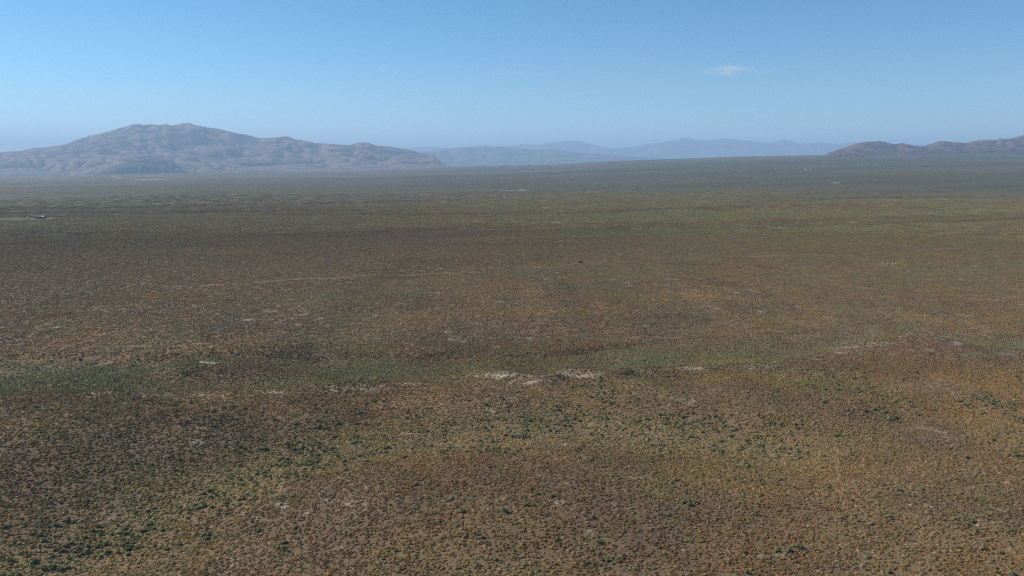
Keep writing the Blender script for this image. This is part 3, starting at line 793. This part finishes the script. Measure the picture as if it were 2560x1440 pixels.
def build_sage():
    xs = []; 
    x, y, r = sector(118, 560, 300000)
    g, s, b, p, sage = zones(x, y)
    sp = np.zeros(len(x))
    for u, v, a, bb in SAGE_SPOTS:
        cx, cy = at(u, v); ex = abs(at(u + a, v)[0] - cx) + .1; ey = abs(at(u, v - bb)[1] - cy) + .1
        sp = np.maximum(sp, np.exp(-((x - cx) / ex) ** 2 - ((y - cy) / ey) ** 2))
    dens = np.clip(sage + .8 * sp, 0, 1.3) * ss(.36, .60, fbm(x / 5, y / 5, 81, 2)) * (1 - .7 * np.clip(b, 0, 1))
    keep = rng.random(len(x)) < dens * .42 * (1 - ss(330, 470, r)) * .75
    x, y, dens = x[keep], y[keep], dens[keep]
    n = len(x)
    sc = (.40 + .50 * rng.random(n) ** 1.8) * (1 + .22 * np.clip(dens, 0, 1))
    bx = np.array([at(u, v + 5) for u, v, q in BIG]); x = np.concatenate([bx[:, 0], x]); y = np.concatenate([bx[:, 1], y])
    sc = np.concatenate([[q * .85 for _, _, q in BIG], sc]); n = len(x)
    z = terrain(x, y)
    k = rng.random((n, 1)); c = C_SAG * (1 - k) + C_GRY * .78 * k
    c = np.where(rng.random((n, 1)) < .25, C_GRN * .95, c); c = c * (.75 + .5 * rng.random((n, 1)))
    u, v = to_px(x, y, z)
    inside = (u > 6) & (u < 2554) & (v < 1432)
    app = sc / np.hypot(x, y) * inside
    app[:len(BIG)] += 1
    order = np.argsort(-app)
    top, rest = order[:300], order[300:]
    meshes = [sage_mesh(i) for i in range(8)]
    rest = rest[np.isin(rest, top, invert=True)]
    m = len(rest)
    scatter("sagebrush_cover", coll("sagebrush_kinds", [src("sagebrush", q) for q in meshes]), x[rest], y[rest], z[rest], sc[rest],
            np.stack([np.zeros(m), np.zeros(m), rng.random(m) * 6.28], 1), c[rest], rng.integers(0, 8, m),
            "smaller grey green sagebrush scattered over the bench and along the wash", "sagebrush", True)
    # the 300 that show largest, each an object of its own
    def own(me, i, col):
        q = me.copy(); mm = bpy.data.materials.get("sagebrush_leaves_%d" % col)
        q.materials.clear(); q.materials.append(mm); return q
    tones = [("dark", (.142, .140, .060)), ("green", (.180, .182, .072)), ("grey", (.225, .210, .108))]
    for i, (nm, rgb) in enumerate(tones):
        mt, t, b = nt("sagebrush_leaves_%d" % i)
        rn = N(t, "ShaderNodeAttribute"); rn.attribute_name = "rnd"
        t.links.new(mixc(t, rn.outputs["Fac"], tuple(q * .7 for q in rgb), tuple(q * 1.35 for q in rgb)), b.inputs["Base Color"])
    own_meshes = {}
    seen = {}
    for i in top:
        tone = int(np.argmin([np.abs(c[i] - np.array(t[1])).sum() for t in tones])) if i >= len(BIG) else (0 if i < 4 else int(i) % 2)
        var = int(rng.integers(0, 8))
        if (var, tone) not in own_meshes: own_meshes[(var, tone)] = own(meshes[var], var, tone)
        o = link("sagebrush", own_meshes[(var, tone)], loc=(x[i], y[i], z[i] - .04))
        o.scale = (sc[i] * (.9 + .25 * random.random()), sc[i] * (.9 + .25 * random.random()), sc[i] * (.85 + .25 * random.random()))
        o.rotation_euler = (0, 0, random.random() * 6.28)
        hz = ["at the far left", "left of the middle", "near the middle", "right of the middle", "at the far right"][min(4, max(0, int(u[i] // 512)))]
        vt = "low on the bottom edge" if v[i] > 1395 else ("just above the bottom edge" if v[i] > 1340 else ("on the lower bench" if v[i] > 1250 else "higher up the bench"))
        size = "Large" if sc[i] > 1.15 else ("Medium" if sc[i] > .9 else "Small")
        key = "%s %s sagebrush %s, %s" % (size.lower(), ["dark green", "mid green", "pale grey green"][tone], hz, vt)
        o["label"] = key; o["category"] = "sagebrush"; o["group"] = key
build_sage()

# ------------------------------------------------------------------ haze
# ------------------------------------------------------------------ dirt track and field
def ground_z(x, y):
    return float(terrain(np.array([x]), np.array([y]))[0])

def ribbon(name, pts, half, mat, step=4.0, lift=.02, offs=0.0, gaps=None):
    """a strip draped on the ground along a line; GAPS: noise level under which brush has overgrown it"""
    w = np.array(pts); L = np.concatenate([[0], np.cumsum(np.hypot(*np.diff(w, axis=0).T))])
    s = np.arange(0, L[-1], step)
    cx = np.interp(s, L, w[:, 0]) + 1.2 * (vn(s / 40, s * 0, 91) - .5); cy = np.interp(s, L, w[:, 1]) + 3 * (vn(s / 55, s * 0, 92) - .5)
    tx, ty = np.gradient(cx), np.gradient(cy); n = np.hypot(tx, ty); nx, ny = -ty / n, tx / n
    uu = to_px(cx, cy, 0 * cx)[0]
    hw = half * (.7 + .6 * vn(s / 6, s * 0, 93)) * (1 if gaps is None else np.interp(uu, *gaps))
    k = np.array([-1., -.33, .33, 1.])
    X = cx[:, None] + nx[:, None] * (offs + hw[:, None] * k); Y = cy[:, None] + ny[:, None] * (offs + hw[:, None] * k)
    Z = terrain(X, Y) + lift + .05
    f = grid_faces(len(s), 4)
    me = mesh_np(name, np.stack([X, Y, Z], -1).reshape(-1, 3), f, mat, True)
    return me

def build_track():
    m, t, b = nt("track_soil")
    geo = N(t, "ShaderNodeNewGeometry"); n = N(t, "ShaderNodeTexNoise"); n.inputs["Scale"].default_value = .4; n.inputs["Detail"].default_value = 4
    t.links.new(geo.outputs["Position"], n.inputs["Vector"])
    t.links.new(mixc(t, maprange(t, n.outputs[0], .35, .65), (.20, .140, .090), (.27, .19, .13)), b.inputs["Base Color"])
    link("dirt_track", ribbon("dirt_track", TRACK, 1.0, m, 3.0, gaps=TRACK_W), kind="structure")
    m2, t, b = nt("alfalfa")
    geo = N(t, "ShaderNodeNewGeometry"); n = N(t, "ShaderNodeTexNoise"); n.inputs["Scale"].default_value = .05; n.inputs["Detail"].default_value = 5
    t.links.new(geo.outputs["Position"], n.inputs["Vector"])
    t.links.new(mixc(t, maprange(t, n.outputs[0], .35, .65), (.062, .080, .022), (.105, .110, .036)), b.inputs["Base Color"])
    a = FIELD
    link("irrigated_field", ribbon("irrigated_field", a, 19, m2, 8.0), kind="structure")
build_track()

# ------------------------------------------------------------------ small builders
def bmo(name, bm, mat, parent=None, smooth=False, **kw):
    me = bpy.data.meshes.new(name); bmesh.ops.recalc_face_normals(bm, faces=bm.faces[:]); bm.to_mesh(me); bm.free()
    me.materials.append(mat)
    if smooth:
        me.polygons.foreach_set("use_smooth", np.ones(len(me.polygons), bool))
    return link(name, me, parent, **kw)

def bx(bm, x0, x1, y0, y1, z0, z1):
    v = [bm.verts.new(p) for p in ((x0, y0, z0), (x1, y0, z0), (x1, y1, z0), (x0, y1, z0), (x0, y0, z1), (x1, y0, z1), (x1, y1, z1), (x0, y1, z1))]
    for f in ((0, 3, 2, 1), (4, 5, 6, 7), (0, 1, 5, 4), (1, 2, 6, 5), (2, 3, 7, 6), (3, 0, 4, 7)): bm.faces.new([v[i] for i in f])

def prism(bm, prof, y0, y1, inset=None):
    """side profile (x, z) extruded from y0 to y1"""
    a = [bm.verts.new((x, y0, z)) for x, z in prof]; b = [bm.verts.new((x, y1, z)) for x, z in prof]
    bm.faces.new(a); bm.faces.new(b[::-1])
    for i in range(len(prof)):
        j = (i + 1) % len(prof); bm.faces.new([a[i], b[i], b[j], a[j]])

def gable(bm, lx, ly, z0, z1, eave=.5, th=.25):
    """pitched roof along x"""
    X = lx / 2 + eave; Y = ly / 2 + eave
    prism_pts = [(-Y, z0 - .2), (0, z1), (Y, z0 - .2), (Y, z0 - .2 + th), (0, z1 + th), (-Y, z0 - .2 + th)]
    a = [bm.verts.new((-X, y, z)) for y, z in prism_pts]; b = [bm.verts.new((X, y, z)) for y, z in prism_pts]
    for q in ((0, 1, 4, 5), (1, 2, 3, 4)):
        bm.faces.new([a[i] for i in q]); bm.faces.new([b[i] for i in q][::-1])
    for i in range(6):
        j = (i + 1) % 6; bm.faces.new([a[i], b[i], b[j], a[j]])

W_WHITE = plain("white_painted_wall", (.46, .45, .43)); W_TAN = plain("tan_wall", (.42, .34, .25)); W_DARK = plain("dark_timber_wall", (.055, .045, .04)); W_GREY = plain("grey_wall", (.33, .33, .32))
R_METAL = plain("pale_metal_roof", (.36, .38, .40), .55, .2, spec=.5); R_DARK = plain("dark_roof", (.05, .055, .065), .6); R_WHITE = plain("white_roof", (.50, .50, .48), .6); R_RED = plain("brown_roof", (.20, .11, .08))
GLASS = plain("window_glass", (.03, .035, .04), .12, spec=.5); DOOR = plain("door_paint", (.12, .09, .07))

def building(name, loc, lx, ly, h, wall, roof, label, cat, rz=0.0, rise=None, group=None, win=3):
    rise = rise if rise is not None else ly * .22
    r = empty(name, loc, label, cat, group, rz)
    bm = bmesh.new(); bx(bm, -lx / 2, lx / 2, -ly / 2, ly / 2, -1.0, h)
    g = [bm.verts.new(p) for p in ((-lx / 2, -ly / 2, h), (-lx / 2, ly / 2, h), (-lx / 2, 0, h + rise), (lx / 2, -ly / 2, h), (lx / 2, ly / 2, h), (lx / 2, 0, h + rise))]
    for q in ((0, 1, 2), (3, 5, 4)): bm.faces.new([g[i] for i in q])
    bmo("wall", bm, wall, r)
    bm = bmesh.new(); gable(bm, lx, ly, h, h + rise); bmo("roof", bm, roof, r)
    bm = bmesh.new(); bx(bm, -.6 + lx * .1, .6 + lx * .1, -ly / 2 - .06, -ly / 2 + .02, 0, min(2.2, h * .8)); bmo("door", bm, DOOR, r)
    for k in range(win):
        x = -lx / 2 + lx * (k + .5) / win
        if abs(x - lx * .1) < 1.3: continue
        bm = bmesh.new(); bx(bm, x - .7, x + .7, -ly / 2 - .05, -ly / 2 + .02, h * .35, h * .75); bmo("window", bm, GLASS, r)
    return r

BARK = plain("bark", (.12, .09, .07)); LEAF = plain("tree_leaves", (.045, .065, .035), var=.4, scale=1.2); LEAF2 = plain("poplar_leaves", (.055, .080, .032), var=.35, scale=1.2)
def tree_proto(tall, seed, mat):
    """crown of several leafy lobes round a forked trunk"""
    g = np.random.default_rng(seed); V = []; F = []; base = 0
    for k in range(9):
        z = (.30 + .62 * k / 8); w = (.16 if tall else .30) * (1 - abs(z - .55) * (.9 if tall else .8)); a = g.random() * 6.28; q = (.03 if tall else .2) * g.random()
        v, f = blob_shrub(w, 2, seed * 20 + k, 1.0 if tall else .8, .5); v[:, 2] *= (1.5 if tall else 1.0)
        v, f = leafy(v, f, 60, .09, seed + k, w, 1.0)
        v = v + np.array([q * math.cos(a), q * math.sin(a), z - .12]); V.append(v); F.append(f + base); base += len(v)
    crown = mesh_np("crown", np.vstack(V), np.vstack(F), mat)
    bm = bmesh.new()
    for (p, q, r0, r1) in (((0, 0, -.08), (0, .01, .7), .030, .010), ((0, 0, .2), (.14, .05, .6), .015, .006), ((0, 0, .24), (-.12, -.06, .62), .015, .006)):
        p, q = Vector(p), Vector(q); d = (q - p); m = Matrix.Translation((p + q) / 2) @ d.to_track_quat('Z', 'Y').to_matrix().to_4x4()
        bmesh.ops.create_cone(bm, cap_ends=True, segments=6, radius1=r0, radius2=r1, depth=d.length, matrix=m)
    me = bpy.data.meshes.new("trunk"); bm.to_mesh(me); bm.free(); me.materials.append(BARK)
    return crown, me
TREES = {("round", i): tree_proto(False, 5 + i, LEAF) for i in range(2)}
TREES.update({("tall", i): tree_proto(True, 15 + i, LEAF2) for i in range(2)})
def tree(kind, u, v, h, label, group, w=1.0):
    x, y = at(u, v); c, t = TREES[(kind, random.randrange(2))]
    r = empty("poplar_tree" if kind == "tall" else "broadleaf_tree", (x, y, ground_z(x, y)), label, "tree", group, random.random() * 6)
    for nm, me in (("crown", c), ("trunk", t)):
        o = link(nm, me, r); o.scale = (h * w, h * w, h)
    return r

# ------------------------------------------------------------------ the parked vehicle
def build_car():
    x, y = at(1450, 657.5)
    paint = plain("black_car_paint", (.012, .012, .016), .25, .3, spec=.6); rub = plain("tyre_rubber", (.018, .018, .018), .8); steel = plain("grey_rim", (.35, .35, .36), .35, .8)
    lamp = plain("headlight_lens", (.75, .76, .78), .15, spec=.6); red = plain("tail_light_lens", (.30, .02, .02), .2)
    r = empty("parked_car", (x, y, ground_z(x, y)), "black off-road car parked on the dirt track, facing left with its hood catching the light", "car", None, R(186))
    L = 2.45
    low = [(-L, .48), (-L + .03, .95), (-L + .05, 1.10), (.95, 1.12), (2.0, 1.06), (L - .04, .92), (L, .62), (L - .05, .40), (2.02, .40), (1.95, .66), (1.72, .80), (1.42, .80), (1.18, .66), (1.12, .36),
           (-1.08, .36), (-1.15, .66), (-1.38, .80), (-1.68, .80), (-1.92, .66), (-1.98, .40)]
    bm = bmesh.new(); prism(bm, low, -.92, .92)
    bmesh.ops.bevel(bm, geom=[e for e in bm.edges if abs(e.verts[0].co.y - e.verts[1].co.y) < .01 and max(e.verts[0].co.z, e.verts[1].co.z) > .9], offset=.06, segments=2, affect='EDGES')
    b = bmo("body", bm, paint, r)
    cab = [(-L + .10, 1.08), (-L + .28, 1.74), (-L + .5, 1.80), (.20, 1.80), (.98, 1.10)]
    bm = bmesh.new(); prism(bm, cab, -.80, .80); bmesh.ops.bevel(bm, geom=bm.edges[:], offset=.05, segments=2, affect='EDGES'); bmo("cabin", bm, paint, r)
    for s in (-1, 1):
        for q in (((-2.05, 1.20), (-1.98, 1.64), (-1.25, 1.64), (-1.25, 1.20)), ((-1.15, 1.20), (-1.15, 1.64), (-.30, 1.64), (-.30, 1.20)), ((-.20, 1.20), (-.20, 1.64), (.12, 1.64), (.62, 1.20))):
            bm = bmesh.new(); prism(bm, q, s * .795, s * .812); bmo("window", bm, GLASS, r)
    bm = bmesh.new()
    vs = [bm.verts.new(p) for p in ((.97, -.68, 1.16), (.97, .68, 1.16), (.32, .62, 1.72), (.32, -.62, 1.72), (.99, -.68, 1.175), (.99, .68, 1.175), (.34, .62, 1.735), (.34, -.62, 1.735))]
    for f in ((0, 3, 2, 1), (4, 5, 6, 7), (0, 1, 5, 4), (1, 2, 6, 5), (2, 3, 7, 6), (3, 0, 4, 7)): bm.faces.new([vs[i] for i in f])
    bmo("windscreen", bm, GLASS, r)
    for s in (-1, 1):
        bm = bmesh.new(); bx(bm, L - .06, L + .015, s * .62 - .16, s * .62 + .16, .70, .88); bmo("headlight", bm, lamp, r)
        bm = bmesh.new(); bx(bm, -L - .015, -L + .05, s * .74 - .10, s * .74 + .10, .80, 1.05); bmo("tail_light", bm, red, r)
        bm = bmesh.new(); bx(bm, .70, .88, s * .93, s * 1.10, 1.12, 1.28); bmo("mirror", bm, paint, r)
        for wx in (-1.53, 1.57):
            bm = bmesh.new(); bmesh.ops.create_cone(bm, cap_ends=True, segments=24, radius1=.40, radius2=.40, depth=.26, matrix=Matrix.Translation((wx, s * .80, .40)) @ Matrix.Rotation(R(90), 4, 'X'))
            bmesh.ops.bevel(bm, geom=bm.edges[:], offset=.03, segments=1, affect='EDGES'); w = bmo("wheel", bm, rub, r)
            bm = bmesh.new(); bmesh.ops.create_cone(bm, cap_ends=True, segments=20, radius1=.23, radius2=.20, depth=.05, matrix=Matrix.Translation((wx, s * .945, .40)) @ Matrix.Rotation(R(-90 * s), 4, 'X')); bmo("rim", bm, steel, w)
    bm = bmesh.new(); bx(bm, L - .05, L + .06, -.90, .90, .42, .60); bmo("bumper", bm, rub, r)
    bm = bmesh.new(); bx(bm, -L - .07, -L + .04, -.90, .90, .44, .62); bmo("bumper", bm, rub, r)
    for s in (-1, 1):
        bm = bmesh.new(); bx(bm, -1.9, -.1, s * .62 - .025, s * .62 + .025, 1.83, 1.87); bx(bm, -1.85, -1.8, s * .62 - .02, s * .62 + .02, 1.79, 1.84); bx(bm, -.2, -.15, s * .62 - .02, s * .62 + .02, 1.79, 1.84); bmo("roof_rail", bm, rub, r)
build_car()

# ------------------------------------------------------------------ farms, sheds, rocks
def put(u, v, fn, *a, **k):
    x, y = at(u, v); return fn(*a[:1], (x, y, ground_z(x, y)), *a[1:], **k)
put(96, 546.5, building, "barn", 8, 6, 2.6, W_DARK, R_DARK, "low dark barn beside the green irrigated field", "barn", rz=R(4))
put(106, 546, building, "farmhouse", 9, 6, 2.8, W_DARK, R_METAL, "dark walled farmhouse with a pale shining roof beside the green irrigated field", "house", rz=R(-6))
put(69, 547, building, "shed", 2.6, 2.2, 2.0, W_WHITE, R_WHITE, "small white shed standing at the edge of the green irrigated field", "shed", win=1)
put(1272, 474.5, building, "shed", 10, 7, 2.6, W_WHITE, R_DARK, "white walled shed with a dark blue roof on pale cleared ground in the plain", "shed", rz=R(3))
put(1252, 475.5, building, "shed", 3.0, 2.5, 1.8, W_DARK, R_DARK, "tiny dark hut left of the dark roofed shed on the plain", "shed", win=1)
put(1290, 475.5, building, "shed", 5, 4, 2.0, W_TAN, R_RED, "low tan outbuilding right of the dark roofed shed", "shed", win=1)
put(2016, 425.5, building, "shed", 11, 7, 4, W_WHITE, R_WHITE, "larger white shed of two far out on the right hand plain", "shed", rz=R(20))
put(2026, 425.5, building, "shed", 7, 6, 4, W_WHITE, R_WHITE, "smaller white shed of two far out on the right hand plain", "shed", rz=R(-8))
put(490, 430, building, "house", 18, 12, 8, W_WHITE, R_WHITE, "bright white house at the end of the tree row below the mountain", "house")
put(517, 428.5, building, "house", 14, 12, 9, W_WHITE, R_METAL, "tall pale house below the mountain, between the bright white house and the twin houses", "house")
put(537, 429.5, building, "house", 14, 10, 7, W_GREY, R_WHITE, "left one of the twin pale houses below the mountain", "house", rz=.3)
put(543, 429.5, building, "house", 16, 10, 7, W_WHITE, R_WHITE, "right one of the twin pale houses below the mountain", "house", rz=-.2)
put(461, 433.5, building, "house", 9, 8, 6, W_WHITE, R_WHITE, "small white house in front of the tree row below the mountain", "house")
put(369, 428, building, "house", 9, 8, 12, W_WHITE, R_WHITE, "narrow tall white building at the foot of the dark butte", "house")
put(328, 433, building, "house", 22, 12, 7, W_GREY, R_WHITE, "wide pale building at the foot of the dark butte", "house")
put(916, 424.5, building, "warehouse", 34, 18, 8, W_WHITE, R_WHITE, "long white warehouse at the far edge of the plain below the mountain's low end", "warehouse")
put(940, 424.8, building, "warehouse", 20, 16, 8, W_WHITE, R_WHITE, "short white warehouse right of the long white one", "warehouse")
put(765, 429, building, "house", 12, 10, 6, W_WHITE, R_WHITE, "white house beside the pale cut in the plain's far edge", "house")
put(694, 436, building, "house", 8, 8, 5, W_WHITE, R_WHITE, "lone white house out on the far plain before the mountain", "house")
put(1236, 417, building, "warehouse", 48, 16, 5, W_GREY, R_WHITE, "very long white warehouse in the town beyond the plain", "warehouse")
put(1303, 415.5, building, "house", 18, 14, 9, W_WHITE, R_WHITE, "single white building left of the two white town blocks", "house")
put(1342, 416, building, "house", 34, 20, 12, W_WHITE, R_WHITE, "low white building below the two white town blocks", "house")
put(1347, 409, building, "house", 34, 24, 16, W_WHITE, R_WHITE, "left one of the two bright white town blocks in the far valley", "building")
put(1365, 411, building, "house", 30, 24, 18, W_WHITE, R_WHITE, "right one of the two bright white town blocks in the far valley", "building")
put(1430, 404, building, "house", 20, 14, 12, W_WHITE, R_WHITE, "far white speck of a house where the valley meets the rising plain", "house")
for k, u in enumerate((1042, 1049, 1056, 1064, 1074, 1083, 1093)):
    put(u, 418.6 - .2 * (k % 3), building, "house", 24 + 6 * (k % 3), 16, 9, (W_WHITE, W_GREY, W_TAN)[k % 3], (R_METAL, R_WHITE)[k % 2], "pale town building in the strip beyond the mountain's low end", "building", rz=.3 * k, group="town strip beyond the mountain end")
hu = [(6, 435), (16, 437), (25, 435), (35, 438), (52, 436), (66, 436.5), (81, 434), (92, 438), (118, 436), (131, 435), (150, 437), (163, 436), (184, 437.5), (196, 436), (219, 436), (237, 436), (252, 435.5), (264, 436)]
for k, (u, v) in enumerate(hu):
    put(u, v, building, "house", 14 + 4 * (k % 3), 11, 6, (W_WHITE, W_GREY, W_TAN)[k % 3], (R_WHITE, R_METAL, R_DARK)[k % 3], "small pale house among the trees of the settlement at the mountain's foot", "house", rz=.7 * k, group="houses of the settlement")
for k in range(64):
    u = random.uniform(-5, 235) if k < 54 else random.uniform(235, 300)
    tree("round", u, random.uniform(433.5, 437.5), random.uniform(12, 20), "dark tree among the houses of the settlement at the mountain's foot", "trees of the settlement", 1.1)
for k in range(13):
    tree("tall", 431 + k * 2.1, 429.6, random.uniform(20, 26), "tall dark poplar in the row below the mountain", "poplars in the row below the mountain", .9)
for k in range(4): tree("round", 464 + k * 2, 430, random.uniform(18, 24), "broad dark tree at the right end of the poplar row", "broad trees at the end of the poplar row", 1.2)
for k in range(5): tree("round", 323 + k * 2.6, 429.5, random.uniform(14, 18), "dark tree in the small clump before the dark butte", "clump of trees before the butte", 1.3)
for k in range(14): tree("tall", 1249 + k * 2.2, 416.2, random.uniform(11, 15) * (1.3 if k == 13 else 1), "dark poplar in the windbreak beside the very long white warehouse", "windbreak poplars in the town", 1.0)
for k in range(12): tree("round", 1184 + k * 2.6, 418.2, random.uniform(8, 11), "dark tree in the belt left of the very long white warehouse", "belt of trees in the town", 1.3)
for u in (1307, 1311, 1321, 1325): tree("round", u, 416, 11, "round dark tree between the white buildings in the town", "round trees in the town", 1.4)

HIGHEST = max(v.co.z for n in ("mountain", "far_range", "middle_hills", "right_hills") for v in bpy.data.objects[n].data.vertices)
# masts on the summit
STEEL = plain("mast_steel", (.16, .17, .18), .5, .5)
def mast(u, label, h):
    x = (u - 1280) / F_PX * math.cos(PITCH) * 13500; best = None
    me = bpy.data.objects["mountain"].data; n = len(me.vertices); co = np.empty(n * 3, np.float32); me.vertices.foreach_get("co", co); co = co.reshape(-1, 3)
    px, pv = to_px(co[:, 0], co[:, 1], co[:, 2]); m = np.abs(px - u) < 2.5; i = np.where(m)[0][np.argmin(pv[m])]
    p = co[i]
    r = empty("radio_mast", tuple(float(q) for q in p), label, "mast", None)
    bm = bmesh.new()
    for a in range(3):
        c, s = math.cos(a * 2.094), math.sin(a * 2.094)
        bmesh.ops.create_cone(bm, cap_ends=True, segments=6, radius1=.35, radius2=.2, depth=h, matrix=Matrix.Translation((c * 1.1, s * 1.1, h / 2)))
    for k in range(int(h / 2.5)): bmesh.ops.create_cone(bm, cap_ends=True, segments=3, radius1=1.5, radius2=1.5, depth=.25, matrix=Matrix.Translation((0, 0, 1 + k * 2.5)))
    bmo("tower", bm, STEEL, r)
    bm = bmesh.new(); bmesh.ops.create_cone(bm, cap_ends=True, segments=14, radius1=2.0, radius2=1.2, depth=1.2, matrix=Matrix.Translation((0, -2.2, h * .7)) @ Matrix.Rotation(R(90), 4, 'X')); bmo("dish", bm, W_WHITE, r)
    bm = bmesh.new(); bx(bm, 3, 9, -3, 2, -3, 3.5); bmo("equipment_hut", bm, W_GREY, r)
for u, l, h in ((471.5, "left radio mast on the mountain's highest summit", 22), (476.5, "middle radio mast on the mountain's highest summit", 26), (480.8, "right radio mast on the mountain's highest summit", 24)): mast(u, l, h)

# pale boulders
ROCK = plain("pale_rock", (.40, .36, .29), var=.25, scale=1.5)
def rock_mesh(seed):
    v, f = blob_shrub(1.0, 3, seed, .6, .75); return mesh_np("boulder", v, f, ROCK)
RM = [rock_mesh(700 + i) for i in range(4)]
def boulder(u, v, s, label, group=None):
    x, y = at(u, v); o = link("boulder", RM[random.randrange(4)], label=label, cat="rock", group=group, loc=(x, y, ground_z(x, y) - .1 * s)); o.scale = (s, s * .8, s * .9); o.rotation_euler = (0, 0, random.random() * 6)
for u, v, s, l in ((1381, 557, 1.7, "leftmost pale boulder of the row on the plain"), (1386, 556.6, 1.3, "second pale boulder of the row on the plain"), (1393, 556.5, 2.1, "widest pale boulder of the row on the plain"), (1399, 557, 1.0, "rightmost small pale boulder of the row on the plain")): boulder(u, v, s, l)
for u, v, s in ((2192, 663, .8), (2200, 661, .9), (2207, 660, 1.1), (2213, 661.5, .8), (2219, 659, 1.3), (2226, 660, .9), (2232, 657.5, 1.2), (2240, 659, 1.0), (2246, 656.5, .8)):
    boulder(u, v, s * .65, "pale rock of the scattered outcrop below the right part of the track", "rocks of the outcrop below the track")
boulder(302, 571.5, 1.0, "lone white stone on the left of the plain below the farm")

# ------------------------------------------------------------------ clouds
def cloud(u, v, wpx, hpx, dist, dens, label, seed):
    z = CAM_H + (HORIZON - v) / F_PX * dist; x = (u - 1280) / F_PX * math.cos(PITCH) * dist
    a, c = wpx / F_PX * dist, hpx / F_PX * dist
    v_, f = ICO[3]; v_ = v_ * np.array([a, a * .6, c])
    m = bpy.data.materials.new("cloud_vapour"); m.use_nodes = True; t = m.node_tree; t.nodes.clear()
    o = t.nodes.new("ShaderNodeOutputMaterial"); pv = t.nodes.new("ShaderNodeVolumePrincipled")
    tc = N(t, "ShaderNodeTexCoord"); mp = N(t, "ShaderNodeMapping"); mp.inputs["Scale"].default_value = (1 / a * 1.6, 1 / a * 1.6, 1 / c * .9); mp.inputs["Location"].default_value = (seed, 0, 0)
    n = N(t, "ShaderNodeTexNoise"); n.inputs["Scale"].default_value = 1.3; n.inputs["Detail"].default_value = 4; n.inputs["Roughness"].default_value = .6; n.inputs["Distortion"].default_value = .6
    t.links.new(tc.outputs["Object"], mp.inputs[0]); t.links.new(mp.outputs[0], n.inputs["Vector"])
    m2 = N(t, "ShaderNodeMapping"); m2.inputs["Scale"].default_value = (1 / a, 1 / (a * .6), 1 / c); t.links.new(tc.outputs["Object"], m2.inputs[0])
    ln = N(t, "ShaderNodeVectorMath", operation='LENGTH'); t.links.new(m2.outputs[0], ln.inputs[0])
    fall = maprange(t, ln.outputs["Value"], .15, .95, 1, 0)
    den = mth(t, 'MULTIPLY', mth(t, 'MULTIPLY', fall, maprange(t, n.outputs[0], .42, .68, 0, 1)), dens)
    t.links.new(den, pv.inputs["Density"]); pv.inputs["Color"].default_value = (1, 1, 1, 1); pv.inputs["Anisotropy"].default_value = .2
    t.links.new(pv.outputs[0], o.inputs["Volume"])
    link("cloud", mesh_np("cloud", v_, f, m), label=label, cat="cloud", loc=(x, dist, z))
cloud(1808, 187, 80, 17, 30000, .0024, "small thin white cloud wisp high above the rising plain", 1.0)
cloud(1900, 187, 55, 9, 30000, .0006, "very faint cloud wisp just right of the small white cloud", 4.0)
cloud(1600, 157, 40, 6, 30000, .0006, "very faint flat wisp left of and above the small white cloud", 7.0)
cloud(953, 183, 18, 8, 30000, .0008, "tiny faint cloud puff above the mountain's low end", 9.0)
cloud(1290, 191, 90, 5, 30000, .0005, "long very faint streak of cloud between the puff and the white wisp", 12.0)

def build_haze():
    h = 46000.0
    z0, z1 = ZMIN - 20.0, HIGHEST + 35.0
    v = [(-h, -h, z0), (h, -h, z0), (h, h, z0), (-h, h, z0), (-h, -h, z1), (h, -h, z1), (h, h, z1), (-h, h, z1)]
    f = [(0, 3, 2, 1), (4, 5, 6, 7), (0, 1, 5, 4), (1, 2, 6, 5), (2, 3, 7, 6), (3, 0, 4, 7)]
    m = bpy.data.materials.new("haze_air"); m.use_nodes = True
    t = m.node_tree; t.nodes.clear()
    o = t.nodes.new("ShaderNodeOutputMaterial"); pv = t.nodes.new("ShaderNodeVolumePrincipled")
    pv.inputs["Color"].default_value = (.485, .715, 1.0, 1); pv.inputs["Density"].default_value = 6.3e-5
    pv.inputs["Anisotropy"].default_value = 0.1
    t.links.new(pv.outputs[0], o.inputs["Volume"])
    me = mesh_np("haze", v, f, m)
    link("haze", me, kind="stuff", label="thin blue haze over the plain and mountains", cat="haze")
build_haze()
